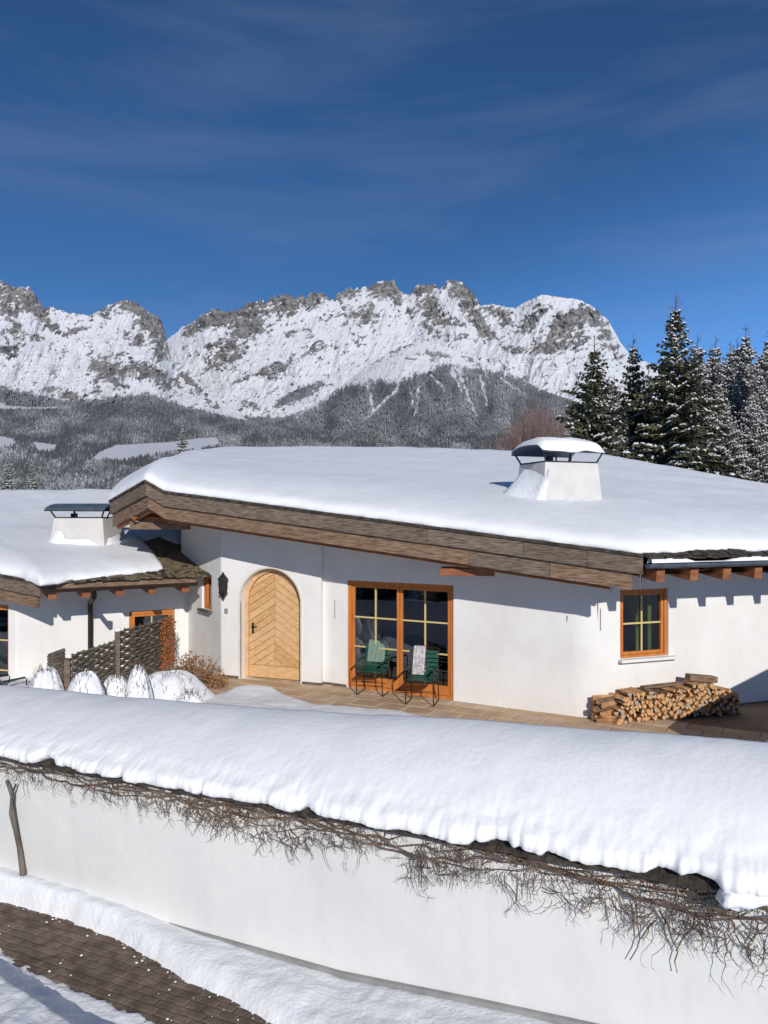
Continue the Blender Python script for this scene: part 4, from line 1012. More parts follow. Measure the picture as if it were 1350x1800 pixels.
# chunk hanging at right end
m = MB(); rows = []
pc = P(1322, 1562, 5.80)
for u in np.linspace(0, math.pi, 24):
    rows.append([pc + Vector((.20 * math.sin(u) * math.cos(v) + .06 * math.cos(u), .10 * math.sin(u) * math.sin(v), .15 * math.cos(u))) * (1 + 1.5 * (float(fbm(u * 2, math.cos(v) * 2 + 4, 3, 3)) - .5)) for v in np.linspace(0, 2 * math.pi, 33)])
m.grid(rows, flip=True); o = m.build('snow_clump', snow_c, smooth=True); tag(o, 'ragged snow clump caught in the vine twigs at the right edge of the wall', 'snow')

# vine
vine = empty('climbing_vine', GWf.at(4.6, -.95, .05)); tag(vine, 'leafless climbing vine hanging in a twiggy fringe under the snow on the garden wall', 'vine')
m = MB(); tp = [(12, 1372, .06), (22, 1400, .07), (20, 1430, .07), (28, 1460, .06), (34, 1490, .06), (38, 1515, .05), (42, 1545, .05)]
def on_wall(x_, y_, o_=.0):                             # pixel -> point at offset o_ before the wall face
    q = (x_ - 675) / F; n = GWf.n; Y = (GWf.p.dot(n) + o_) / (q * n.x + n.y); return Vector((q * Y, Y, CAMZ - (y_ - 905) / F * Y))
m.tube([on_wall(x_, y_, o_) for x_, y_, o_ in tp], [.020, .026, .028, .030, .028, .034, .038], 8)
m.tube([on_wall(28, 1378, .09), on_wall(20, 1400, .10), on_wall(24, 1430, .09), on_wall(30, 1462, .09)], [.012, .015, .014, .010], 6)
m.build('trunk', bark, vine, smooth=True)
m = MB(); rd = random.Random(21)
def strand(mb, p, d, n, step, r0, grav, jitter, wallo=(.0, .16)):
    pts = [p.copy()]
    for k in range(n):
        d = (d + GWf.d * rd.uniform(-jitter, jitter) + Vector((0, 0, rd.uniform(-jitter, jitter) - grav)) + GWf.n * rd.uniform(-.3, .3)).normalized()
        p = p + d * step
        oo = (p - GWf.p).dot(GWf.n)
        if oo < wallo[0] + .012: p = p + GWf.n * (wallo[0] + .012 - oo)
        if oo > wallo[1]: p = p - GWf.n * (oo - wallo[1])
        if p.z > .52: p.z = .52
        pts.append(p.copy())
    mb.tube(pts, [r0 * (1 - .7 * i / n) for i in range(n + 1)], 3, caps=False); return pts
main_pts = []
for line in range(7):                                   # long runners along the wall
    s_ = rd.uniform(3.5, 5); p = GWf.at(s_, rd.uniform(.22, .46), rd.uniform(.05, .14)); d = GWf.d.copy(); pts = [p]
    while s_ < GWf.len - .5:
        zt_ = .43 - .055 * line * .6 - .06 * math.sin(s_ * (1.3 + .31 * line) + line * 2); dens = interp(s_, [(3, .5), (8, .8), (16, 1.2)])
        p = GWf.at(s_, zt_ + rd.uniform(-.02, .02) - .09 * (float(dens) - 1) * line * .4, rd.uniform(.03, .14)); pts.append(p); s_ += rd.uniform(.09, .2)
    m.tube(pts, .0055 + .0018 * (line % 3), 4, caps=False); main_pts.append(pts)
nst = 0; s_ = 3.3
while s_ < GWf.len - .2:
    px_ = 675 + F * GWf.at(s_, 0).x / GWf.at(s_, 0).y
    dens = float(interp(px_, [(-100, .6), (60, .9), (110, .55), (170, 1.0), (260, 1.25), (420, 1.5), (560, 1.0), (640, .9), (720, .5), (745, 1.25), (900, 1.1), (1000, 1.2), (1200, 1.35), (1350, 1.0)]))
    ln = float(interp(px_, [(0, .7), (300, .75), (500, 1.05), (600, .85), (700, .6), (745, 1.2), (830, .8), (900, 1.15), (1080, 1.1), (1250, 1.25), (1400, 1.2)]))
    clump = .35 + 1.5 * float(vn(s_ * 3.1, 5.5)) ** 1.5
    for q in range(int(rd.random() + 1.55 * dens * clump)):
        z_ = .50 - rd.random() ** .95 * .40 * ln
        p = GWf.at(s_ + rd.uniform(-.03, .03), z_, rd.uniform(.03, .15))
        d = (GWf.d * rd.uniform(-1.2, 1.2) + Vector((0, 0, -rd.uniform(.1, 1.2)))).normalized()
        n = int(rd.uniform(3, 8) * ln); pts = strand(m, p, d, n, rd.uniform(.028, .055), rd.uniform(.0024, .0068), rd.uniform(-.05, .16), .78)
        for rr_ in range(rd.randint(0, 3)):
            k = pts[rd.randrange(len(pts))]; strand(m, k, (GWf.d * rd.uniform(-1, 1) + Vector((0, 0, -.4))).normalized(), rd.randint(2, 5), .025, .0025, .1, .6)
        nst += 1
    s_ += .0115
for line_ in ([(1118, 1590), (1120, 1625), (1125, 1650), (1118, 1668), (1109, 1688)], [(1150, 1618), (1138, 1632), (1125, 1650)], [(1158, 1600), (1172, 1625), (1182, 1650), (1190, 1672), (1187, 1690), (1190, 1710)],
              [(1222, 1612), (1215, 1632), (1200, 1648), (1190, 1672)], [(1245, 1610), (1252, 1635), (1262, 1665)], [(1310, 1640), (1322, 1655), (1330, 1645), (1333, 1620)], [(738, 1500), (742, 1530), (740, 1560)],
              [(1270, 1600), (1290, 1625), (1292, 1640)], [(1300, 1610), (1330, 1595), (1350, 1600)]):
    m.tube([on_wall(x_ + rd.uniform(-2, 2), y_, .05 + .02 * rd.random()) for x_, y_ in line_], [.008 - .004 * i / len(line_) for i in range(len(line_))], 4, caps=False)
m.build('twigs', twigm, vine)
# dried leaves clusters in the vine
m = MB()
for i in range(1500):
    s_ = 3.3 + rd.random() ** .8 * (GWf.len - 3.6); z_ = .46 - rd.random() ** 1.3 * .22; c = GWf.at(s_, z_, rd.uniform(.03, .17)); r_ = rd.uniform(.006, .016)
    a = Vector((rd.uniform(-1, 1), rd.uniform(-1, 1), rd.uniform(-1, 1))).normalized(); b_ = a.orthogonal().normalized()
    m.add([c - a * r_, c + b_ * r_ * .6, c + a * r_, c - b_ * r_ * .6], [(0, 1, 2, 3)])
m.build('dry_leaves', brleaf, vine)

# ================================================================== STREET
ZS = -1.22
edU = [G(x_, y_, ZS) for x_, y_ in ((-260, 1530), (-100, 1560), (0, 1586), (80, 1606), (150, 1630), (210, 1655), (270, 1690), (330, 1728), (400, 1760), (470, 1800), (560, 1850), (700, 1930), (1000, 2080), (1400, 2300))]
edL = [G(x_, y_, ZS) for x_, y_ in ((-260, 1590), (-100, 1632), (0, 1665), (40, 1690), (90, 1712), (170, 1745), (215, 1765), (260, 1788), (330, 1825), (450, 1900), (700, 2040), (1100, 2300), (1600, 2700))]
def wl_(p): return ((p - GWf.p).dot(GWf.d), (Vector((p.x, p.y, 0)) - GWf.p).dot(GWf.n))
uE = sorted(wl_(p) for p in edU); lE = sorted(wl_(p) for p in edL)
sa = np.linspace(1.5, 17.5, 560); sb = np.linspace(-.02, 5.2, 220); SA, SB = np.meshgrid(sa, sb)
be = interp(SA, uE) + .05 * (fbm(SA * 4, SB * 4, 3, 3) - .5); bf = interp(SA, lE) + .16 * (fbm(SA * 3.5, SB * 5, 4, 4, .65) - .5)
def bank_px(sv):
    p = GWf.at(sv, 0, 0); x_ = 675 + F * p.x / p.y; yy = float(interp(x_, [(-200, 1470), (0, 1521), (160, 1570), (300, 1622), (450, 1672), (600, 1716), (850, 1767), (1010, 1803), (1350, 1880)])); return CAMZ - (yy - 905) / F * p.y
zb = np.array([bank_px(v) for v in sa])[None]
d1 = be - SB; k1 = np.clip(d1 / np.maximum(be, .2), -1, 1)
h1 = ZS - .03 + (zb - ZS + .03) * np.clip(k1, 0, 1) ** .55 + .10 * np.sin(np.pi * np.clip(k1, 0, 1) ** .6) * sst(0, .1, d1)
h1 = np.where(d1 > 0, h1, ZS - .03 + d1 * 1.2)
h1 = h1 + (.06 * (fbm(SA * 1.6, SB * 1.6, 3, 8) - .5) + .04 * (fbm(SA * 6, SB * 6, 4, 9, .6) - .5)) * sst(0, .25, d1) * (1 - .6 * sst(.75, 1, k1))
d2 = SB - bf
crestl = interp(SA, sorted(wl_(G(x_, y_, ZS + .28)) for x_, y_ in ((-260, 1640), (-60, 1690), (0, 1712), (40, 1738), (80, 1765), (140, 1802), (260, 1880), (500, 2040), (900, 2300))))
dc_ = SB - crestl + .09 * (fbm(SA * 1.5, SB * 0, 3, 5) - .5)
h2 = ZS - .02 + .045 * sst(0, .12, d2) + .25 * sst(-.17, .02, dc_) + .035 * np.clip(dc_, 0, 2) + .045 * (fbm(SA * 5, SB * 5, 4, 14, .65) - .5) * sst(-.1, .2, dc_) + .03 * (fbm(SA * 9, SB * 9, 3, 15) - .5)
h2 = np.where(d2 > 0, h2, ZS - .03 + d2 * .6)
Hh = np.maximum(h1, h2)
PX = GWf.p.x + GWf.d.x * SA + GWf.n.x * SB; PY = GWf.p.y + GWf.d.y * SA + GWf.n.y * SB
o = npmesh('snow_bank', np.stack([PX, PY, Hh], -1).reshape(-1, 3), gridfaces(len(sb), len(sa), True), snow_c, smooth=True); tag(o, kind='structure')
def in_street(x_, y_):
    s_, b_ = wl_(Vector((x_, y_, 0))); return 0 < s_ < 17 and -.1 < b_ < 4.9 and b_ > float(interp(s_, uE)) - .35 and b_ < float(interp(s_, lE)) + .4
st = tiles('street', (w0.x, w0.y), GWf.ang, 0, 17, -5, 0, .185, .105, .009, .03, ZS, [pav1, pav2, pav1], in_street, 8, jit=.003); tag(st, kind='structure')
m = MB(); m.add([GWf.at(0, ZS - .014, 5), GWf.at(17, ZS - .014, 5), GWf.at(17, ZS - .014, -.1), GWf.at(0, ZS - .014, -.1)], [(0, 1, 2, 3)]); tag(m.build('street_bed', grout), kind='structure')

m = MB(); rd = random.Random(91)
for i in range(190):
    s_ = rd.uniform(3, 14); e0 = float(interp(s_, uE)); e1 = float(interp(s_, lE)); u = rd.random()
    b_ = e0 + abs(rd.gauss(0, .09)) + .02 if u < .45 else (e1 - abs(rd.gauss(0, .16)) if u < .85 else rd.uniform(e0, e1)); r_ = rd.uniform(.15, 1) ** 2 * .022 * (1 if u < .85 else .6); c = GWf.at(s_, ZS + .004, b_)
    ring = [c + Vector((r_ * math.cos(q) * rd.uniform(.6, 1.2), r_ * math.sin(q) * rd.uniform(.6, 1.2), 0)) for q in np.linspace(0, 5.2, 6)]
    m.add(ring + [c + Vector((0, 0, r_ * .7))], [(k, (k + 1) % 6, 6) for k in range(6)])
tag(m.build('snow_crumbs', snow), 'loose crumbs of snow scattered over the brown brick street', 'snow', kind='stuff')

# ================================================================== GARDEN THINGS
# wattle fence
fence = empty('wattle_fence', (-5.2, 14.5, 0)); tag(fence, 'weathered grey woven wattle fence between the snowy shrubs and the left chalet', 'fence')
def wpanel(a, b, z0, za, zb_):
    m = MB(); fr = Frame(a, b); nrow = 17; ncol = 9
    for r_ in range(nrow):
        pts = []
        for i in range(33):
            u = i / 32; z1 = za + (zb_ - za) * u; zz_ = z0 + (z1 - z0) * (r_ + .5) / nrow
            pts.append(fr.at(u * fr.len, zz_ + rd.uniform(-.008, .008), .025 * math.sin(u * ncol * math.pi + r_ * math.pi)))
        m.tube(pts, .037 * rd.uniform(.75, 1.0), 5)
    for i in range(ncol + 1):
        u = i / ncol; m.tube([fr.at(u * fr.len, z0), fr.at(u * fr.len, za + (zb_ - za) * u + .02)], .014, 5)
    m.build('wattle_panel', wattle, fence)
f0 = Vector((-5.40, 13.3, 0)); f1 = Vector((-5.0, 14.5, 0)); f2 = Vector((-4.66, 16.2, 0)); fm1 = Vector((-5.72, 13.1, 0))
wpanel(f0, f1, 0, .93, 1.0); wpanel(f1, f2, 0, 1.17, 1.15); wpanel(fm1, Vector((-5.5, 13.2, 0)), 0, .96, 1.04)
for p, h_ in ((Vector((-5.44, 13.2, 0)), .88), (f1 + Vector((.0, -.08, 0)), 1.17), (f2, 1.15)):
    m = MB(); m.box(p + Vector((0, 0, h_ / 2)), (.10, .10, h_), .2); m.build('post', oldwood, fence, bevel=.006)
m = MB(); rows = []
for u in np.linspace(0, math.pi / 2, 5): rows.append([f1 + Vector((.07 * math.cos(u) * math.cos(v), -.08 + .07 * math.cos(u) * math.sin(v), 1.172 + .07 * math.sin(u))) for v in np.linspace(0, 6.283, 11)])
m.grid(rows); o = m.build('post_snow', snow, smooth=True); tag(o, 'little snow cap on the middle post of the wattle fence', 'snow')

def leafcloud(mb, c, rx, ry, rz_, n, size, rd_, mi=0, hollow=.3):
    for i in range(n):
        while True:
            v = Vector((rd_.uniform(-1, 1), rd_.uniform(-1, 1), rd_.uniform(-1, 1)))
            if hollow < v.length < 1: break
        p = Vector(c) + Vector((v.x * rx, v.y * ry, v.z * rz_)); a = Vector((rd_.uniform(-1, 1), rd_.uniform(-1, 1), rd_.uniform(-1, 1))).normalized(); b_ = a.orthogonal().normalized(); s_ = size * rd_.uniform(.5, 1.3)
        mb.add([p - a * s_, p + b_ * s_ * .6, p + a * s_, p - b_ * s_ * .6], [(0, 1, 2, 3)], mi)
# rust leaved climber on the fence end
cl = empty('climbing_shrub', (-4.45, 16.2, 0)); tag(cl, 'narrow rust red leafy climber on the right end of the wattle fence', 'shrub')
m = MB(); rd = random.Random(31)
for k in range(9): leafcloud(m, (-4.52 + rd.uniform(-.03, .03), 16.05, .2 + k * .115), .16, .12, .10, 130, .026, rd)
m.build('leaves', rust, cl)
m = MB()
for k in range(6): m.tube([Vector((-4.5 + rd.uniform(-.1, .1), 16.08, 0)), Vector((-4.5 + rd.uniform(-.12, .12), 16.0, .6)), Vector((-4.45 + rd.uniform(-.1, .2), 16.05, 1.25))], .01, 4)
m.build('stems', twigm, cl)
# brown bush by the door
bb = empty('brown_shrub', (-3.8, 14.9, 0)); tag(bb, 'low bush with dry orange brown leaves against the wall left of the arched door', 'shrub')
m = MB(); rd = random.Random(37)
for (x_, y_, D_, rx, rz_) in ((335, 1163, 15.0, .22, .22), (352, 1172, 14.9, .28, .22), (372, 1184, 14.8, .24, .18), (385, 1196, 14.7, .18, .12), (325, 1178, 15.0, .2, .25), (345, 1195, 14.7, .35, .2)):
    leafcloud(m, P(x_, y_, D_), rx, .22, rz_, 260, .024, rd, hollow=.1)
m.build('leaves', brleaf, bb)
m = MB()
for k in range(46):
    a = P(352 + rd.uniform(-15, 15), 1215, 14.9); b_ = P(350 + rd.uniform(-42, 42), 1160 + rd.uniform(-12, 30), 14.9 + rd.uniform(-.2, .2)); m.tube([a, (a + b_) / 2 + Vector((rd.uniform(-.05, .05), 0, .04)), b_], [.008, .006, .003], 3, caps=False)
m.build('stems', twigm, bb)
# snow covered shrubs
def snow_shrub(x_, ytop, D_, wpx, label, tall=0, seed=0, ntw=26):
    top_ = P(x_, ytop, D_); wr = wpx / F * D_ / 2; H = top_.z - .02; o = empty('snowy_shrub', (top_.x, D_, 0)); tag(o, label, 'shrub', 'snow covered garden shrubs behind the garden wall')
    rd_ = random.Random(seed); rows = []
    for rho in np.linspace(1.7, 0.0, 26):
        row = []
        for v in np.linspace(0, 2 * math.pi, 49):
            k = 1 + .38 * (float(fbm(math.cos(v) * 1.5 + 9 + seed, math.sin(v) * 1.5 + rho * .9, 4, seed, .6)) - .5)
            cr = rho
            row.append(Vector((top_.x + wr * cr * math.cos(v) * k, D_ + wr * cr * math.sin(v) * k, .0 + H * math.exp(-(rho ** (3.3 if not tall else 2.9)) * 1.0) * (1 + (k - 1) * (.5 if rho > 0 else 0)) - .03)))
        rows.append(row)
    m = MB(); m.grid(rows); m.build('snow_cover', snow_c, o, smooth=True)
    m = MB()
    for i in range(int(ntw * .9)):
        a = rd_.uniform(math.pi, 2 * math.pi); u = rd_.uniform(.1, 1.2); rh = rd_.uniform(.15, 1.05); c_ = Vector((top_.x + wr * rh * math.cos(a), D_ + wr * rh * math.sin(a), H * math.exp(-(rh ** (3.3 if not tall else 2.9)) * 1.0)))
        d = Vector((math.cos(a) * .25 + rd_.uniform(-.2, .2), math.sin(a) * .35, .8 + rd_.random())).normalized()
        m.tube([c_ - d * .05, c_ + d * rd_.uniform(.01, .04), c_ + d * rd_.uniform(.03, .09) + Vector((rd_.uniform(-.04, .04), 0, 0))], [.0045, .0035, .002], 3, caps=False)
    m.build('twigs', twigm, o); return o
snow_shrub(80, 1170, 13.0, 66, 'round snow covered shrub under the left chalet wall, leftmost of the white mounds', seed=1, ntw=70)
snow_shrub(151, 1178, 12.6, 76, 'low domed snow covered shrub in front of the fence, between two fence posts', seed=2, ntw=44)
snow_shrub(243, 1168, 12.6, 50, 'tall pointed snow covered shrub with dark stems showing down its front', tall=1, seed=3, ntw=90)
snow_shrub(297, 1176, 13.6, 130, 'broad snow covered shrub below the rust red climber', seed=4, ntw=60)
snow_shrub(205, 1185, 13.2, 60, 'half hidden snowy shrub behind and left of the pointed one', seed=5, ntw=80)
snow_shrub(335, 1212, 12.8, 60, 'low frosty snow mound beside the brown bush', seed=6, ntw=70)

# ================================================================== CHAIRS
def chair(name_label):
    root = empty('garden_chair'); tag(root, name_label, 'chair', 'green garden armchairs in front of the glass doors')
    for sx in (-1, 1):
        m = MB(); x_ = sx * .25                         # sled side frame with armrest
        m.tube([(x_, -.24, .62), (x_, -.27, .60), (x_, -.26, .42), (x_, -.22, .02), (x_, -.20, .012), (x_, .24, .012), (x_, .26, .03), (x_, .18, .42), (x_, .20, .62), (x_, -.24, .62)], .011, 6)
        m.build('side_frame', brownmet, root)
        m = MB(); m.box((x_, -.02, .635), (.045, .44, .02)); m.build('armrest', green, root, bevel=.005)
    m = MB(); m.tube([(-.25, -.2, .40), (.25, -.2, .40)], .01, 6); m.tube([(-.25, .17, .40), (.25, .17, .40)], .01, 6); m.tube([(-.25, .02, .20), (.25, .02, .20)], .008, 6); m.build('crossbars', brownmet, root)
    m = MB()
    for k in range(6): m.box((0, -.21 + k * .078, .425 + .01 * abs(k - 2.5)), (.47, .062, .018))
    m.build('seat', green, root, bevel=.004)
    m = MB()
    for k in range(6): m.box((0, .19 + .022 * k, .50 + k * .073), (.47, .016, .060), Matrix.Rotation(R(-14), 3, 'X'))
    m.build('backrest', green, root, bevel=.003)
    m = MB()
    for sx in (-1, 1): m.tube([(sx * .235, .18, .40), (sx * .235, .24, .62), (sx * .235, .345, .93)], .011, 6)
    m.tube([(-.235, .345, .93), (.235, .345, .93)], .011, 6); m.build('back_frame', brownmet, root)
    return root
def blanket(root, sx0, sx1, ztop, zlow, mt, label):
    m = MB(); rows = []
    n = 14
    for j in range(9):
        f = j / 8; z_ = ztop - (ztop - zlow) * f
        rows.append([root.matrix_world @ Vector((sx0 + (sx1 - sx0) * i / n, .335 - (.93 - z_) * .29 - .035 - .006 * math.sin(i * 1.7 + j * .3), z_)) for i in range(n + 1)])
    rows.insert(0, [root.matrix_world @ Vector((sx0 + (sx1 - sx0) * i / n, .36, ztop + .012)) for i in range(n + 1)])
    rows.insert(0, [root.matrix_world @ Vector((sx0 + (sx1 - sx0) * i / n, .372, ztop - .30)) for i in range(n + 1)])
    m.grid(rows); o = m.build('folded_blanket', mt, smooth=True); tag(o, label, 'blanket'); return o
ch1 = chair('green garden armchair in front of the right glass door leaf, with a white striped cloth')
ch2 = copy_tree(ch1); ch2['label'] = 'green garden armchair before the left glass door leaf, nearer the arched door'
ch3 = copy_tree(ch1); ch3['label'] = 'dark green garden chair at the left photo edge by the left chalet door'; 
crz = math.atan2(PD.d.y, PD.d.x)
pos = G(742, 1236); ch1.location = (pos.x, pos.y, .0); ch1.rotation_euler = (0, 0, crz + R(14))
pos = G(656, 1219); ch2.location = (pos.x, pos.y, .0); ch2.rotation_euler = (0, 0, crz + R(12))
pp = P(8, 1172, 14.0); ch3.location = (pp.x, 14.0, -.26); ch3.rotation_euler = (0, 0, R(150))
bpy.context.view_layer.update()
blanket(ch1, -.22, .0, .955, .47, cloth, 'white and mauve striped cloth hanging over the right armchair back')
blanket(ch2, -.18, .16, .95, .56, cloth2, 'pale green and white checked cloth hanging over the left armchair back')

# ================================================================== FIREWOOD
def log_mesh(seed, Ln=.36):
    rd_ = random.Random(seed); n = rd_.choice((3, 4, 4, 5)); r0 = rd_.uniform(.042, .058)
    ang = sorted([(k + rd_.uniform(-.25, .25)) * 2 * math.pi / n for k in range(n)])
    sec = [(r0 * rd_.uniform(.75, 1.1) * math.cos(a), r0 * rd_.uniform(.75, 1.1) * math.sin(a)) for a in ang]
    m = MB(); vs = []
    for yy, k in ((-Ln / 2, 1), (-Ln * .15, 1.05), (Ln / 2, .95)):
        for (a, b) in sec: vs.append((a * k + rd_.uniform(-.003, .003), yy + rd_.uniform(-.006, .006), b * k))
    fs = []; m.add(vs, [tuple(range(n))], seed % 4 == 3 and 3 or 0)
    m.add(vs, [tuple(reversed(range(2 * n, 3 * n)))], 0)
    for i in range(n):
        for q in (0, 1): m.add([vs[q * n + i], vs[q * n + (i + 1) % n], vs[(q + 1) * n + (i + 1) % n], vs[(q + 1) * n + i]], [(0, 3, 2, 1)], 2 if i == 0 else 1)
    return m
protos = []
for k in range(10):
    o = log_mesh(k + 1).build('firewood_log', [logend, logside, logbark, logend2]); col.objects.unlink(o); protos.append(o.data)
LF = Frame(Vector((3.70, 12.28, 0)), Vector((6.05, 12.96, 0))); rd = random.Random(77); lz = LF.ang
LAB = {0: 'split log with a pale orange cut end in the sunlit front of the firewood stack', 1: 'split log with a weathered grey end in the firewood stack', 2: 'split log in the shaded right end of the firewood stack',
       3: 'split log lying crosswise at the left end of the firewood stack'}
nl = 0
ORD = ['leftmost', 'second', 'third', 'fourth', 'fifth', 'sixth', 'seventh', 'eighth', 'ninth', 'tenth', 'eleventh', 'twelfth', 'thirteenth', 'fourteenth', 'fifteenth', 'sixteenth', 'seventeenth', 'eighteenth', 'nineteenth', 'twentieth', 'twenty-first', 'twenty-second', 'twenty-third', 'twenty-fourth', 'twenty-fifth', 'twenty-sixth', 'twenty-seventh', 'twenty-eighth', 'twenty-ninth', 'thirtieth', 'thirty-first', 'thirty-second', 'thirty-third', 'thirty-fourth', 'thirty-fifth', 'thirty-sixth', 'thirty-seventh']
ROWN = ['bottom', 'second', 'third', 'fourth', 'fifth', 'sixth', 'seventh', 'eighth', 'ninth', 'tenth', 'topmost']
KN = ['pale orange', 'weathered grey', 'shaded brown']
def put_log(p, rot, kind_, mesh=None, sc=1):
    o = bpy.data.objects.new('firewood_log', mesh or rd.choice(protos)); col.objects.link(o); o.location = p; o.rotation_euler = rot; o.scale = (sc, 1, sc)
    tag(o, LAB[kind_], 'firewood', 'split logs of the firewood stack'); return o
topz = lambda s_: -.14 + float(interp(s_, [(0, .40), (.12, .50), (.25, .60), (1.0, .58), (1.5, .66), (1.9, .66), (2.05, .55), (2.3, .50), (2.45, .34)]))
z_ = .045; row = 0
while z_ < .70:
    s_ = .05 + (row % 2) * .045; ci = 0
    while s_ < 2.44:
        if z_ < topz(s_):
            q = rd.randrange(10); kd = 2 if s_ > 1.75 else (1 if (q + 1) % 4 == 3 else 0)
            put_log(LF.at(s_ + rd.uniform(-.015, .015), z_ + rd.uniform(-.012, .012), -.18 + rd.uniform(-.05, .035)), (rd.uniform(-.08, .08), rd.uniform(0, 6.28), lz + rd.uniform(-.14, .14)), kd, protos[q], rd.uniform(.82, 1.08))['label'] = '%s split log, %s from left, %s row up, in the firewood stack' % (KN[kd], ORD[ci], ROWN[row]); nl += 1; ci += 1
        s_ += rd.uniform(.069, .085)
    z_ += .067; row += 1
for k in range(6):
    put_log(LF.at(-.06 + rd.uniform(-.06, .05), .04 + k * .062, -.12 - .05 * (k % 2)), (rd.uniform(-.06, .06), rd.uniform(0, 6), lz + math.pi / 2 + rd.uniform(-.4, .4)), 3, None, rd.uniform(.8, 1.1))['label'] = 'crosswise split log, %s from the ground, front side of firewood stack left end' % ('lowest' if k == 0 else ORD[k]); nl += 1
    put_log(LF.at(-.04 + rd.uniform(-.05, .05), .04 + k * .064, -.30), (rd.uniform(-.06, .06), rd.uniform(0, 6), lz + math.pi / 2 + rd.uniform(-.4, .4)), 3)['label'] = 'crosswise split log, %s from the ground, wall side of firewood stack left end' % ('lowest' if k == 0 else ORD[k]); nl += 1
m = MB(); m.box(LF.at(1.72, .615, -.12), (.52, .16, .10), Matrix.Rotation(lz - .06, 3, 'Z') @ Matrix.Rotation(R(7), 3, 'Y')); o = m.build('timber_block', [oldwood2], bevel=.008); tag(o, 'squared brown timber lying on top of the firewood stack', 'timber')
m = MB(); m.box(LF.at(.98, .535, -.16), (.75, .12, .03), Matrix.Rotation(lz, 3, 'Z') @ Matrix.Rotation(R(-2), 3, 'Y')); o = m.build('plank', [oldwood2], bevel=.004); tag(o, 'long flat plank laid over the middle of the firewood stack', 'timber')

